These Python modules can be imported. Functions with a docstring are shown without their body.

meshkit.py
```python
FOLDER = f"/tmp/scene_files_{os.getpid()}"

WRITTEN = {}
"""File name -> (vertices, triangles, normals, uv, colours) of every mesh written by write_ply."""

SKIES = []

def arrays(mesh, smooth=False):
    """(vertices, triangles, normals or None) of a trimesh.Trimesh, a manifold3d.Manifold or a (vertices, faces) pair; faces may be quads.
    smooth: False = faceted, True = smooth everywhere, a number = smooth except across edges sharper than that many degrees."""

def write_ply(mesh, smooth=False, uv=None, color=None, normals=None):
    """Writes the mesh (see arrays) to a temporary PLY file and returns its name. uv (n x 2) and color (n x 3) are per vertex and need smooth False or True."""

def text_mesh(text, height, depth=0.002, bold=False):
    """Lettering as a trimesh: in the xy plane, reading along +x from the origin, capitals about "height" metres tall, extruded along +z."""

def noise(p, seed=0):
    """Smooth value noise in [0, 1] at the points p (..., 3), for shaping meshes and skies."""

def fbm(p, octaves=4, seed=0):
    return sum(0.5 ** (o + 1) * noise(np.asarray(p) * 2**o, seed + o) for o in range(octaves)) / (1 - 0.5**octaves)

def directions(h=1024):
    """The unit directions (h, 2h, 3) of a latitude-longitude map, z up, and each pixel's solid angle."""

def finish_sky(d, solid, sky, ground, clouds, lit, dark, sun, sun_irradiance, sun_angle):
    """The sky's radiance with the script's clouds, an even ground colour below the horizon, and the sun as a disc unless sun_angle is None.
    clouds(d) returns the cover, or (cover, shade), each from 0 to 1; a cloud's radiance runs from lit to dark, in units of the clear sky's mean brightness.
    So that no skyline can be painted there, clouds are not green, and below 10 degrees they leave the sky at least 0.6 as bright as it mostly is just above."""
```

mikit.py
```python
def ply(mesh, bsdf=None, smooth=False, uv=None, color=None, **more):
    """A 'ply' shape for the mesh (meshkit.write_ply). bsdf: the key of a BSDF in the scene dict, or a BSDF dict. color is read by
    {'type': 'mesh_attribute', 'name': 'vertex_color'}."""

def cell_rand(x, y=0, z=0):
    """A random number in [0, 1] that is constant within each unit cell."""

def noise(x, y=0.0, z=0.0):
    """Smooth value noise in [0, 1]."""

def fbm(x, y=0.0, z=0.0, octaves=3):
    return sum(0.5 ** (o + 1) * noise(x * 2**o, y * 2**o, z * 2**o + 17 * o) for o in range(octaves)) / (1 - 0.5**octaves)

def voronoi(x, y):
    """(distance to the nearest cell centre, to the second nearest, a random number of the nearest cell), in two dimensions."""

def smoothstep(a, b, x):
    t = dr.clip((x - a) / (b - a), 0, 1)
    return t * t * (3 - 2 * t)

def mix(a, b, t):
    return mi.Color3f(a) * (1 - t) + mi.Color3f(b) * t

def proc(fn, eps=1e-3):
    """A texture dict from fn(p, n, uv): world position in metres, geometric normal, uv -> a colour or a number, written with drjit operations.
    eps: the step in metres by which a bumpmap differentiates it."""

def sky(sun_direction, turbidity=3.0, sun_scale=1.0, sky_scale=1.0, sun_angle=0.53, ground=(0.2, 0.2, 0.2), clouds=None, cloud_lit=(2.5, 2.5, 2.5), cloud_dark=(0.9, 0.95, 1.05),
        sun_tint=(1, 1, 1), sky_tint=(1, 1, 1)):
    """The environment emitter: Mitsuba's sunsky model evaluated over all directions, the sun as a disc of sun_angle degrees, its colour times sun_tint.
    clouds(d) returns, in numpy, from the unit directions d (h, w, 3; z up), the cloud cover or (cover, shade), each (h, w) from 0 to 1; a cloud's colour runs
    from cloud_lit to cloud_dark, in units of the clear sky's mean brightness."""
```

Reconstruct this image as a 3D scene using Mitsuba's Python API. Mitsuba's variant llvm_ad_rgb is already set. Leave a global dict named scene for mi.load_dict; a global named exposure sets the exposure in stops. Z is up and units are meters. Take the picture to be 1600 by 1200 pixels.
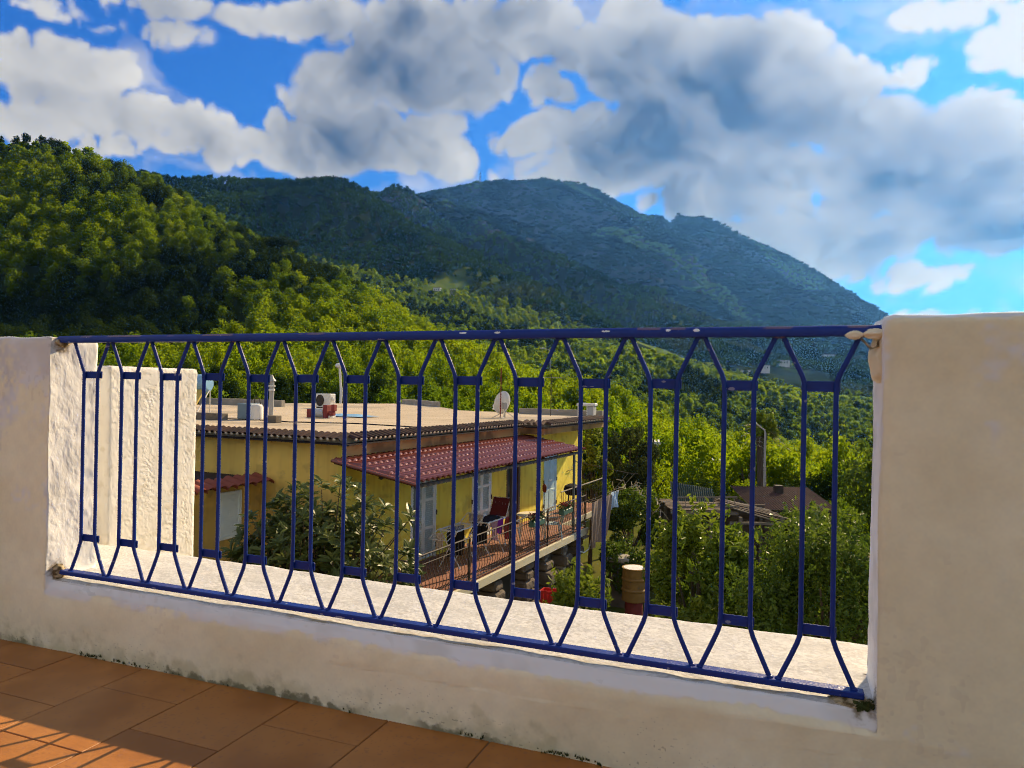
import math, random
import numpy as np
import drjit as dr
import trimesh
import manifold3d as m3
import mitsuba as mi
import mikit, meshkit
from scipy.interpolate import RBFInterpolator
from mikit import noise, fbm, voronoi, cell_rand, smoothstep, mix

T = mi.ScalarTransform4f
scene, labels = {}, {}

# ------------------------------------------------------------------ camera, sky, exposure
CAM = np.array([2.545, -1.957, 1.013])
YAW, PITCH, ROLL = math.radians(-21.47), math.radians(0.194), math.radians(1.006)
_fw = np.array([math.sin(YAW) * math.cos(PITCH), math.cos(YAW) * math.cos(PITCH), math.sin(PITCH)])
_r0 = np.array([math.cos(YAW), -math.sin(YAW), 0.0])
_up = np.cross(_r0 * math.cos(ROLL) + np.cross(_r0, _fw) * math.sin(ROLL), _fw)
scene['camera'] = {'type': 'perspective', 'fov': 69.95, 'fov_axis': 'x', 'near_clip': 0.05, 'far_clip': 40000.0,
                   'to_world': T().look_at(origin=CAM.tolist(), target=(CAM + _fw).tolist(), up=_up.tolist())}
exposure = 2.40
SUN_AZ, SUN_EL = math.radians(18.5), math.radians(31.6)
SUN = [math.sin(SUN_AZ) * math.cos(SUN_EL), math.cos(SUN_AZ) * math.cos(SUN_EL), math.sin(SUN_EL)]

# cumulus clouds: (azimuth, elevation, half width, half height in degrees, how grey its core is), each heaped up from many round puffs
CLOUDS = [
    (-44.3, 24.8, 10.1, 1.3, 0.45), (-35.7, 25.2, 4.0, 1.5, 0.4), (-53.7, 23.4, 3.5, 0.6, 0.35), (-46.3, 22.6, 2.5, 1.1, 0.3), (-54.4, 19.5, 3.2, 2.2, 0.25), (-51.8, 20.6, 2.2, 1.7, 0.15),
    (-55.7, 16.5, 2.8, 1.4, 0.4), (-47.5, 17.0, 7.8, 1.8, 0.25), (-52.9, 16.9, 3.7, 1.2, 0.2), (-39.3, 17.0, 3.0, 1.2, 0.3), (-44.1, 15.8, 5.3, 1.1, 0.45), (-50.6, 15.1, 3.4, 1.1, 0.4),
    (-33.2, 18.0, 6.5, 3.3, 0.55), (-34.0, 21.9, 2.5, 2.0, 0.25), (-37.0, 19.9, 2.0, 1.6, 0.15), (-31.7, 15.9, 6.2, 1.3, 0.6), (-27.0, 17.5, 2.1, 3.0, 0.2), (-35.5, 16.3, 4.2, 1.4, 0.6),
    (-29.9, 23.7, 3.6, 3.4, 0.6), (-25.9, 23.0, 3.2, 2.8, 0.75), (-23.5, 25.4, 3.6, 2.0, 0.5), (-19.5, 26.1, 4.1, 2.0, 0.35), (-19.6, 22.1, 2.1, 1.6, 0.3), (-20.3, 19.3, 2.6, 1.4, 0.35),
    (-19.3, 17.7, 1.9, 0.6, 0.05), (-9.0, 22.5, 7.7, 3.4, 0.95), (-3.0, 19.9, 6.3, 3.6, 1.0), (-11.9, 18.9, 6.1, 3.0, 0.8), (-15.4, 24.4, 4.1, 2.3, 0.5), (-12.8, 26.1, 2.7, 1.7, 0.1),
    (-7.2, 24.9, 3.5, 1.3, 0.1), (-1.5, 23.4, 2.8, 1.9, 0.15), (1.2, 21.3, 2.4, 1.8, 0.15), (3.3, 18.0, 3.0, 2.2, 0.25), (5.9, 21.1, 1.7, 1.2, 0.05), (-8.9, 16.3, 8.9, 2.1, 0.8),
    (-17.3, 16.5, 5.3, 1.2, 0.75), (-5.8, 24.9, 1.8, 1.1, 0.05), (7.9, 15.4, 5.9, 3.2, 1.0), (12.0, 13.2, 3.3, 3.5, 0.9), (9.8, 17.7, 3.5, 1.4, 0.2), (12.6, 16.3, 2.0, 1.6, 0.3),
    (3.2, 14.0, 7.1, 2.4, 0.75), (1.6, 11.0, 9.1, 2.4, 0.65), (7.3, 8.3, 3.3, 1.2, 0.3), (-0.6, 9.1, 6.0, 1.6, 0.4), (-7.0, 13.8, 5.7, 1.9, 0.7), (12.4, 21.2, 2.5, 1.7, 0.1),
    (10.0, 24.1, 3.3, 1.3, 0.05), (12.9, 23.4, 2.3, 1.5, 0.05), (7.4, 24.9, 1.2, 0.7, 0.05), (9.9, 5.4, 5.1, 0.5, 0.05), (5.7, 5.4, 1.8, 0.4, 0.05),]


def cloud_field(d):
    h, w = d.shape[:2]
    step = 90.0 / h
    rg = np.random.RandomState(12)
    masses = list(CLOUDS)
    for _ in range(330):                                   # unseen clouds round the rest of the sky, added to whiten the ambient light
        a, e = rg.uniform(28, 285), rg.uniform(4, 66)
        masses.append((a, e, rg.uniform(4, 9), rg.uniform(1.5, 4), rg.uniform(.2, 1)))
    for _ in range(45):
        masses.append((rg.uniform(-75, 30), rg.uniform(30, 65), rg.uniform(4, 9), rg.uniform(1.5, 4), rg.uniform(.2, .9)))
    flat = np.stack([d[..., 0], d[..., 1], d[..., 2]], -1)
    wx, wy = [(meshkit.fbm(flat * 11, 6, k) - .5) for k in (11, 23)]
    ragged = meshkit.fbm(flat * 24 + np.stack([wx, wy, wx], -1) * 1.0, 5, 5) - .5
    soft = meshkit.fbm(flat * 8 + np.stack([wy, wx, wy], -1) * .7, 4, 15) - .5
    heads = 1 - np.abs(2 * meshkit.fbm(flat * 13 + np.stack([wx, wy, wx], -1) * .7, 6, 45) - 1)
    az = np.degrees(np.arctan2(d[..., 0], d[..., 1])) + wx * 6.0
    el = np.degrees(np.arcsin(np.clip(d[..., 2], -1, 1))) + wy * 4.5
    top = np.full((h, w), -9.0)
    grey = np.zeros((h, w)); wsum = np.full((h, w), 1e-6)

    def puff(a, e, r, lift, dark):
        ci, half = (90 - e) / step, r * 1.7 + 2.5
        i0, i1 = int(max(0, ci - half / step)), int(min(h, ci + half / step))
        if i1 <= i0: return
        wid = min(170.0, half / max(.2, math.cos(math.radians(min(e, 80)))))
        cols = np.arange(int(((90 - a) - wid) / step), int(((90 - a) + wid) / step)) % w
        win = np.ix_(np.arange(i0, i1), cols)
        x = ((az[win] - a + 180) % 360 - 180) * math.cos(math.radians(e))
        q = (x * x + (el[win] - e) ** 2) / (r * r)
        hgt = lift + r * (np.sqrt(np.clip(1 - q, 0, 1)) - np.clip(q - 1, 0, 9) * .5)
        top[win] = np.maximum(top[win], hgt)
        g = np.exp(-q * .9)
        grey[win] += g * dark; wsum[win] += g
    for a, e, rx, ry, dark in masses:
        n = int(8 + 9 * rx / ry + rx * ry * .8)
        for k in range(n):
            t, u = rg.uniform(0, 2 * math.pi), math.sqrt(rg.rand())
            px, py = math.cos(t) * u, math.sin(t) * u
            r = ry * rg.uniform(.30, .62) * (1 - .45 * u)
            puff(a + px * rx / math.cos(math.radians(e)), e + py * ry * (.85 if py > 0 else .6), r, ry * .45 * (1 - u * u), dark)
    H = top + ragged * 1.9 + soft * 1.0 + (meshkit.fbm(flat * 75, 3, 8) - .5) * .35
    cover = np.clip((H + .30) / (.70 + 1.8 * np.clip(soft + .1, 0, .3)), 0, 1)
    cover = cover * cover * (3 - 2 * cover)
    veil = np.clip((meshkit.fbm(flat * np.array([5, 5, 9]) + wx[..., None] * 2, 4, 31) - .48) * 3.0, 0, .5)
    sun = np.array(SUN)
    # light comes from the sun's side: slope of the heaped surface towards the sun
    s_az = ((math.degrees(SUN_AZ) - az + 180) % 360 - 180) * np.cos(np.radians(el)); s_el = math.degrees(SUN_EL) - el
    norm = np.hypot(s_az, s_el) + 3
    from scipy.ndimage import gaussian_filter
    Hm = gaussian_filter(np.maximum(top, -.6), (5, 7), mode=('nearest', 'wrap'))
    Hs = Hm + (heads - .6) * 1.1 + ragged * .5
    gy, gx = np.gradient(Hs, step); gx = gx / np.maximum(.2, np.cos(np.radians(el)))
    facing = np.clip((gx * s_az + gy * s_el) / norm, -1.2, 1.2)           # rising away from the sun = lit (rows run down, columns run to smaller azimuths)
    core = gaussian_filter(grey / wsum, (6, 8), mode=('nearest', 'wrap'))
    thick = 1 - np.exp(-np.clip(Hm + .4 + soft * 1.2 + ragged * .8, 0, 9) * 1.15)
    shade = thick * (.20 + .80 * np.tanh(2.2 * core)) - facing * .16 + .03 - (heads - .62) * .55 - ragged * .45 - soft * .3
    shade = shade * (.30 + .70 * np.clip((d @ sun + .15) / .7, 0, 1))      # clouds opposite the sun are lit from the front
    near_sun = np.clip((d @ sun - 0.925) / 0.075, 0, 1)
    cover = np.maximum(cover * .985, veil)
    return cover, np.clip(shade - near_sun ** 2 * 0.5, 0, 1)

scene['sky'] = mikit.sky(SUN, turbidity=3.0, sun_scale=1.08, sky_scale=1.0, clouds=cloud_field, cloud_lit=(3.3, 3.3, 3.3), cloud_dark=(0.27, 0.43, 0.76),
                         sun_tint=(1.0, 0.985, 0.95), sky_tint=(0.08, 0.36, 0.95), ground=(0.10, 0.11, 0.06))
labels['sky'] = {'kind': 'structure'}

# ------------------------------------------------------------------ helpers
def key_for(name):
    if name not in USED:
        USED[name] = 0
        return name
    USED[name] += 1
    return '%s_%03d' % (name, USED[name])
USED = {}

def thing(name, label=None, category=None, group=None, kind=None):
    key = key_for(name)
    e = {}
    if label: e['label'] = label
    if category: e['category'] = category
    if group: e['group'] = group
    if kind: e['kind'] = kind
    if e: labels[key] = e
    return key

def put(key, mesh, bsdf, smooth=False, to=None, **more):
    s = mikit.ply(mesh, bsdf, smooth, **more) if not isinstance(mesh, dict) else {**mesh, 'bsdf': {'type': 'ref', 'id': bsdf}}
    if to is not None: s['to_world'] = to
    scene[key] = s
    return s

def part(parent, name, mesh, bsdf, smooth=False, to=None, label=None, kind=None, **more):
    key = key_for(parent + '__' + name)
    put(key, mesh, bsdf, smooth, to, **more)
    if label or kind:
        labels[key] = {**({'label': label} if label else {}), **({'kind': kind} if kind else {})}
    return key

def box(x0, x1, y0, y1, z0, z1):
    m = trimesh.creation.box((x1 - x0, y1 - y0, z1 - z0))
    m.apply_translation(((x0 + x1) / 2, (y0 + y1) / 2, (z0 + z1) / 2))
    return m

def rbox(x0, x1, y0, y1, z0, z1, r=0.01):
    """a box with chamfered edges"""
    pts = []
    for sx in (0, 1):
        for sy in (0, 1):
            for sz in (0, 1):
                c = np.array([(x0, x1)[sx], (y0, y1)[sy], (z0, z1)[sz]], float)
                s = np.array([1 - 2 * sx, 1 - 2 * sy, 1 - 2 * sz], float)
                for k in range(3):
                    o = s * r; o[k] = 0
                    pts.append(c + o)
    return trimesh.convex.convex_hull(np.array(pts))

def tube(points, radius, sides=8, closed=False):
    p = np.asarray(points, float)
    n = len(p)
    rad = np.broadcast_to(np.asarray(radius, float), (n,))
    t = np.gradient(p, axis=0) if not closed else np.roll(p, -1, 0) - np.roll(p, 1, 0)
    t /= np.linalg.norm(t, axis=1, keepdims=True) + 1e-12
    ref = np.array([0, 0, 1.0]) if abs(t[:, 2]).mean() < 0.8 else np.array([0, 1.0, 0])
    a = np.cross(t, ref); a /= np.linalg.norm(a, axis=1, keepdims=True) + 1e-12
    b = np.cross(t, a)
    ang = np.arange(sides) * 2 * math.pi / sides
    v = p[:, None] + rad[:, None, None] * (np.cos(ang)[None, :, None] * a[:, None] + np.sin(ang)[None, :, None] * b[:, None])
    f = []
    m = n if closed else n - 1
    i, j = np.meshgrid(np.arange(m), np.arange(sides), indexing='ij')
    i2 = (i + 1) % n
    q = np.stack([i * sides + j, i * sides + (j + 1) % sides, i2 * sides + (j + 1) % sides, i2 * sides + j], -1).reshape(-1, 4)
    f = np.vstack([q[:, [0, 2, 1]], q[:, [0, 3, 2]]])
    v = v.reshape(-1, 3)
    if not closed:
        c0, c1 = len(v), len(v) + 1
        v = np.vstack([v, p[:1], p[-1:]])
        k = np.arange(sides)
        f = np.vstack([f, np.stack([k * 0 + c0, k, (k + 1) % sides], 1), np.stack([k * 0 + c1, (n - 1) * sides + (k + 1) % sides, (n - 1) * sides + k], 1)])
    return trimesh.Trimesh(v, f, process=False)

def lathe(profile, sides=24, center=(0, 0, 0)):
    m = trimesh.creation.revolve(np.asarray(profile, float), sections=sides)
    m.apply_translation(center)
    return m

def cat(*ms):
    return trimesh.util.concatenate([m for m in ms])

def grid_mesh(xs, ys, fn):
    """a sheet over the parameters xs, ys: fn(X, Y) -> (..., 3)"""
    X, Y = np.meshgrid(xs, ys, indexing='ij')
    v = fn(X, Y).reshape(-1, 3)
    n = len(ys)
    i, j = np.meshgrid(np.arange(len(xs) - 1), np.arange(n - 1), indexing='ij')
    q = np.stack([i * n + j, (i + 1) * n + j, (i + 1) * n + j + 1, i * n + j + 1], -1).reshape(-1, 4)
    return trimesh.Trimesh(v, np.vstack([q[:, [0, 1, 2]], q[:, [0, 2, 3]]]), process=False)

def thicken(mesh, t):
    """a closed shell of thickness t from an open sheet"""
    n = mesh.vertex_normals
    v = np.vstack([mesh.vertices, mesh.vertices - n * t])
    k = len(mesh.vertices)
    e = mesh.edges_sorted.view([('', mesh.edges_sorted.dtype)] * 2).ravel()
    _, idx, cnt = np.unique(e, return_index=True, return_counts=True)
    b = mesh.edges[idx[cnt == 1]]
    side = np.vstack([np.stack([b[:, 1], b[:, 0], b[:, 0] + k], 1), np.stack([b[:, 1], b[:, 0] + k, b[:, 1] + k], 1)])
    return trimesh.Trimesh(v, np.vstack([mesh.faces, mesh.faces[:, ::-1] + k, side]), process=False)

# ------------------------------------------------------------------ materials
def rough(name, fn, roughness=0.9, spec=0.3, bump=None, height=0.002, eps=1e-3, two=True, **kw):
    c = mikit.proc(fn) if callable(fn) else {'type': 'rgb', 'value': list(fn)}
    b = {'type': 'principled', 'base_color': c, 'roughness': mikit.proc(roughness) if callable(roughness) else roughness, 'specular': spec, **kw}
    if bump is not None:
        b = {'type': 'bumpmap', 'arbitrary': mikit.proc(bump, eps), 'scale': height, 'bsdf': b}
    scene[name] = {'type': 'twosided', 'bsdf': b} if two else b

def matt(name, fn):
    scene[name] = {'type': 'twosided', 'bsdf': {'type': 'diffuse', 'reflectance': mikit.proc(fn)}}

def surf(p, n, s, octaves=3, off=0.0, stretch=1.0):
    """noise over a surface, in its own plane: upright or level"""
    level = dr.abs(n.z) > 0.6
    return fbm(dr.select(level, p.x, p.x + p.y) * s + off, dr.select(level, p.y, p.z * stretch) * s + off * 0.37, off, octaves)

def C(*v): return mi.Color3f(*v)

# ------------------------------------------------------------------ terrace: floor, parapet, railing
def tile_colour(shift):
    def fn(p, n, uv):
        a = fbm(p.x * 5 + shift * 9, p.y * 5, p.z, 4)
        c = mix(C(0.295, 0.110, 0.022), C(0.38, 0.152, 0.034), smoothstep(0.3, 0.7, a)) * (0.95 + 0.10 * shift)
        speck = smoothstep(0.80, 0.86, noise(p.x * 140, p.y * 140, 3))
        dust = smoothstep(0.48, 0.75, fbm(p.x * 2.3 + 4, p.y * 2.3, 1, 4)) * 0.22
        c = mix(c, C(0.24, 0.10, 0.045), speck * 0.5)
        return mix(c, C(0.36, 0.19, 0.08), dust * 0.9)
    return fn
for k in range(3):
    rough('terracotta_tile_%d' % k, tile_colour(k - 1.0), lambda p, n, uv: 0.42 + 0.25 * fbm(p.x * 7, p.y * 7, 0, 3), 0.4,
          bump=lambda p, n, uv: fbm(p.x * 45, p.y * 45, 0, 3), height=0.0012)
rough('grout', lambda p, n, uv: mix(C(0.13, 0.085, 0.05), C(0.22, 0.16, 0.11), fbm(p.x * 20, p.y * 20, 0, 3)), 0.95)

thing('terrace_floor', kind='structure')
put('terrace_floor', box(-3.3, 5.3, -7.0, 0.3, -0.30, -0.0045), 'grout')
part('terrace_floor', 'paved_margin', box(-3.3, 5.3, -7.0, -4.7, -0.05, 0), 'terracotta_tile_1')
TW, TX = 0.33, 0.0866
OFFS = {-1: -0.19, 0: -0.357, 1: -0.198, 2: -0.375, 3: -0.20, 4: -0.36, 5: -0.21}
rng = random.Random(4)
tile_meshes = {}
for k in range(-8, 10):
    y0 = OFFS.get(k, -0.03 - rng.choice([0.165, 0.33, 0.19, 0.31]))
    edges = [-0.012, y0] if y0 < -0.05 else [y0]
    while edges[-1] > -4.3: edges.append(edges[-1] - TW)
    for a, b in zip(edges[:-1], edges[1:]):
        h = a - b - 0.004
        m = rbox(-0.1632, 0.1632, -h / 2, h / 2, -0.012, 0, 0.0016)
        ang = rng.uniform(-.15, .15)
        key = (round(h, 4))
        if key not in tile_meshes: tile_meshes[key] = mikit.ply(m, None)
        part('terrace_floor', 'tile', tile_meshes[key], 'terracotta_tile_%d' % rng.randrange(3),
             to=T().translate([TX + TW * (k + .5) - TW * 0 , (a + b) / 2, rng.uniform(-.0008, .0004)]).rotate([0, 0, 1], ang))

# parapet: one continuous hand-plastered wall, full height left and right of the railing opening
def prism_x(profile, x0, x1):
    a = trimesh.creation.extrude_polygon(__import__('shapely.geometry', fromlist=['Polygon']).Polygon(profile), x1 - x0, engine='earcut')
    m = a.copy()
    v = np.array(a.vertices)
    m.vertices = np.stack([v[:, 2] + x0, v[:, 0], v[:, 1]], 1)
    m.fix_normals()
    return m

def manifold(m):
    return m3.Manifold(m3.Mesh(np.asarray(m.vertices, np.float32), np.asarray(m.faces, np.uint32)))

low = [(-0.030, -0.6), (-0.030, 0.0), (-0.055, 0.212), (-0.030, 0.258), (-0.018, 0.264), (0.485, 0.256), (0.50, 0.24), (0.50, -0.6)]
left = [(-0.030, -0.5), (-0.030, 0.0), (-0.055, 0.212), (-0.050, 1.16), (-0.04, 1.172), (0.14, 1.176), (0.155, 1.165), (0.160, -0.5)]
right = [(-0.030, -0.5), (-0.030, 0.0), (-0.055, 0.212), (-0.052, 1.18), (-0.04, 1.196), (0.19, 1.20), (0.205, 1.188), (0.21, -0.5)]
W = manifold(prism_x(low, -2.6, 5.2)) + manifold(prism_x(left, -2.6, -0.058)) + manifold(prism_x(right, 2.725, 5.2))
W = W.refine_to_length(0.022).to_mesh()
W = trimesh.Trimesh(W.vert_properties[:, :3], W.tri_verts, process=True)
trimesh.smoothing.filter_taubin(W, 0.5, 0.53, 8)
v = np.array(W.vertices)
nn = np.array(W.vertex_normals)
pv = np.stack([v[:, 0] + v[:, 1], v[:, 2] * .9 + v[:, 1] * .5, v[:, 1] * .2], -1)          # in the plane of the faces
bulge = (meshkit.fbm(pv * 2.2, 3, 1) - .5) * 0.014 + (meshkit.fbm(pv * 9, 3, 2) - .5) * 0.007 + (meshkit.fbm(pv * 30, 2, 3) - .5) * 0.0025
edge = ((v[:, 1] < -0.02) & (v[:, 2] > 0.15) & (v[:, 2] < 0.30) & (v[:, 0] > -.02) & (v[:, 0] < 2.7))
bulge = bulge + edge * (meshkit.fbm(v * np.array([7, 3, 3]), 3, 8) - .5) * 0.018
rv = ((v[:, 0] > -0.11) & (v[:, 0] < -0.02) & (v[:, 2] > 0.28))
bulge = bulge + rv * (meshkit.fbm(pv * np.array([22, 13, 1]), 3, 6) - .5) * 0.010
W.vertices = v + nn * bulge[:, None]

def paint_line(p):
    return smoothstep(0.195, 0.215, p.z) * smoothstep(-0.0505, -0.0455, p.y + 0.011 * (fbm(p.x * 9, p.z * 9, 2, 3) - 0.5) + 0.004 * (noise(p.x * 60, p.z * 60, 1) - 0.5))

def parapet_colour(p, n, uv):
    cream = mix(C(0.74, 0.665, 0.445), C(0.83, 0.76, 0.535), smoothstep(0.3, 0.7, surf(p, n, 2.5, 4)))
    cream = cream * (0.91 + 0.12 * surf(p, n, 26, 3, 4.0) + 0.06 * surf(p, n, 150, 2, 6.0))
    white = mix(C(0.73, 0.72, 0.685), C(0.63, 0.615, 0.57), smoothstep(0.45, 0.75, surf(p, n, 8, 4, 9.0)))
    w = paint_line(p)
    c = mix(cream, white, w)
    flat = smoothstep(0.7, 0.95, n.z) * smoothstep(0.3, 0.25, p.z)                    # weathered ledge: grey specks and blackened pits
    grit = fbm(p.x * 130, p.y * 170, 0, 3) * .7 + .3 * fbm(p.x * 14, p.y * 22, 3, 3)
    c = mix(c, C(0.36, 0.36, 0.345), flat * (0.54 + 0.40 * smoothstep(0.38, 0.62, grit)))
    c = mix(c, C(0.33, 0.31, 0.26), flat * smoothstep(0.62, 0.78, fbm(p.x * 70, p.y * 110, 4, 3)) * 0.6)
    joint = smoothstep(0.03, 0.005, dr.abs(p.y + 0.022)) * flat
    c = mix(c, C(0.33, 0.24, 0.11), joint * smoothstep(0.50, 0.66, fbm(p.x * 14, p.y * 40, 2, 3)) * 0.8)
    # mould and grime creeping up from the tiles
    up = fbm(p.x * 26, p.z * 26, 5, 4)
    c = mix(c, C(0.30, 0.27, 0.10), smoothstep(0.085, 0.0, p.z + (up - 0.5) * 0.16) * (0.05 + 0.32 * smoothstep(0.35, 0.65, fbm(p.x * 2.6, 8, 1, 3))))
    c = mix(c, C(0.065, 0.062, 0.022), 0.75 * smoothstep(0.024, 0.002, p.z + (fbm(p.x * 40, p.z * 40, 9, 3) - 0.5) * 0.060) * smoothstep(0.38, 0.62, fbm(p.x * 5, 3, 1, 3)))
    spots = smoothstep(0.80, 0.86, noise(p.x * 140, p.y * 140, p.z * 140)) * smoothstep(0.12, 0.0, p.z + (fbm(p.x * 5, 1, 2, 3) - .5) * .2)
    c = mix(c, C(0.10, 0.09, 0.04), spots * 0.35)
    # faint trowel scuffs
    scuff = smoothstep(0.66, 0.74, surf(p, n, 50, 2, 1.0)) * smoothstep(0.58, 0.72, fbm(p.x * 4, p.z * 4, 15, 3))
    c = mix(c, C(0.42, 0.34, 0.25), scuff * 0.14)
    # rust and dirt round the ends of the rails
    for (x, y, z, r) in ((-0.045, 0.0, 1.145, 0.05), (-0.04, 0.0, 0.29, 0.05), (2.70, 0.0, 0.27, 0.06)):
        d = dr.sqrt(dr.square(p.x - x) + dr.square(p.y - y) + dr.square(p.z - z))
        c = mix(c, C(0.16, 0.105, 0.035), smoothstep(r, r * 0.35, d + (fbm(p.x * 60, p.y * 60, p.z * 60, 3) - 0.5) * r * 1.3) * 0.8)
    return c

def parapet_relief(p, n, uv):
    w = paint_line(p)
    smooth_side = surf(p, n, 17, 4, 0.0, .75) * 0.8 + 0.06 * surf(p, n, 200, 2, 3.0, .4)
    coarse = surf(p, n, 48, 5, 7.0, .7) * dr.select(dr.abs(n.z) > 0.6, 0.5, 0.95)
    return smooth_side * (1 - w) + coarse * w
rough('parapet_plaster', parapet_colour, 0.85, 0.25, bump=parapet_relief, height=0.0055)
key = thing('parapet_wall', 'cream plastered terrace parapet wall with a low weathered ledge under the blue railing', 'wall')
part(key, 'plaster', W, 'parapet_plaster', True)
scene['parapet_wall'] = scene.pop(key + '__plaster')

# mortar dabs that hold the rail ends, and moss
def lump(c, r, seed, sub=3, rough_=0.35):
    m = trimesh.creation.icosphere(sub)
    v = np.array(m.vertices)
    v = v * (1 + (meshkit.fbm(v * 1.8 + seed * 7, 3, seed) - .5)[:, None] * rough_ * 2)
    m.vertices = v * np.asarray(r) + np.asarray(c)
    return m
rough('mortar_dirty', lambda p, n, uv: mix(C(0.10, 0.07, 0.03), C(0.42, 0.34, 0.20), smoothstep(0.35, 0.65, fbm(p.x * 70, p.y * 70, p.z * 70, 4))), 0.95,
      bump=lambda p, n, uv: fbm(p.x * 120, p.y * 120, p.z * 120, 3), height=0.004)
rough('mortar_cream', lambda p, n, uv: mix(C(0.72, 0.64, 0.43), C(0.81, 0.74, 0.52), fbm(p.x * 40, p.y * 40, p.z * 40, 3)), 0.9,
      bump=lambda p, n, uv: fbm(p.x * 90, p.y * 90, p.z * 90, 3), height=0.003)
rough('moss', lambda p, n, uv: mix(C(0.020, 0.034, 0.006), C(0.075, 0.085, 0.02), fbm(p.x * 90, p.y * 90, p.z * 90, 3)), 1.0)
for i, (c, r, mat) in enumerate([((-0.047, -0.004, 0.285), (0.020, 0.022, 0.030), 'mortar_dirty'), ((-0.056, 0.0, 1.150), (0.018, 0.028, 0.018), 'mortar_dirty'),
                                 ((2.675, -0.005, 0.262), (0.06, 0.022, 0.016), 'mortar_dirty'),
                                 ((2.665, -0.017, 1.152), (0.020, 0.010, 0.010), 'mortar_cream'), ((2.712, -0.016, 1.154), (0.026, 0.013, 0.013), 'mortar_cream'), ((2.730, 0.014, 1.10), (0.028, 0.035, 0.065), 'mortar_cream')]):
    part('parapet_wall', 'mortar_dab', lump(c, r, i + 1), mat, True)
rs = np.random.RandomState(5)
def moss_tufts(spots):
    vs, fs, k = [], [], 0
    for (x, y, z, s, up) in spots:
        for _ in range(5):
            a = rs.uniform(0, 6.28); l = s * rs.uniform(.5, 1.3); w = s * .28
            d = np.array([math.cos(a) * .6, -abs(math.sin(a)) * .5, up + rs.uniform(.2, .8)]); d /= np.linalg.norm(d)
            o = np.array([x, y, z]); q = np.array([math.cos(a + 1.57), math.sin(a + 1.57), 0]) * w
            vs += [o - q, o + q, o + d * l]; fs.append((k, k + 1, k + 2)); k += 3
    return trimesh.Trimesh(np.array(vs), np.array(fs), process=False)
spots = []
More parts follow.
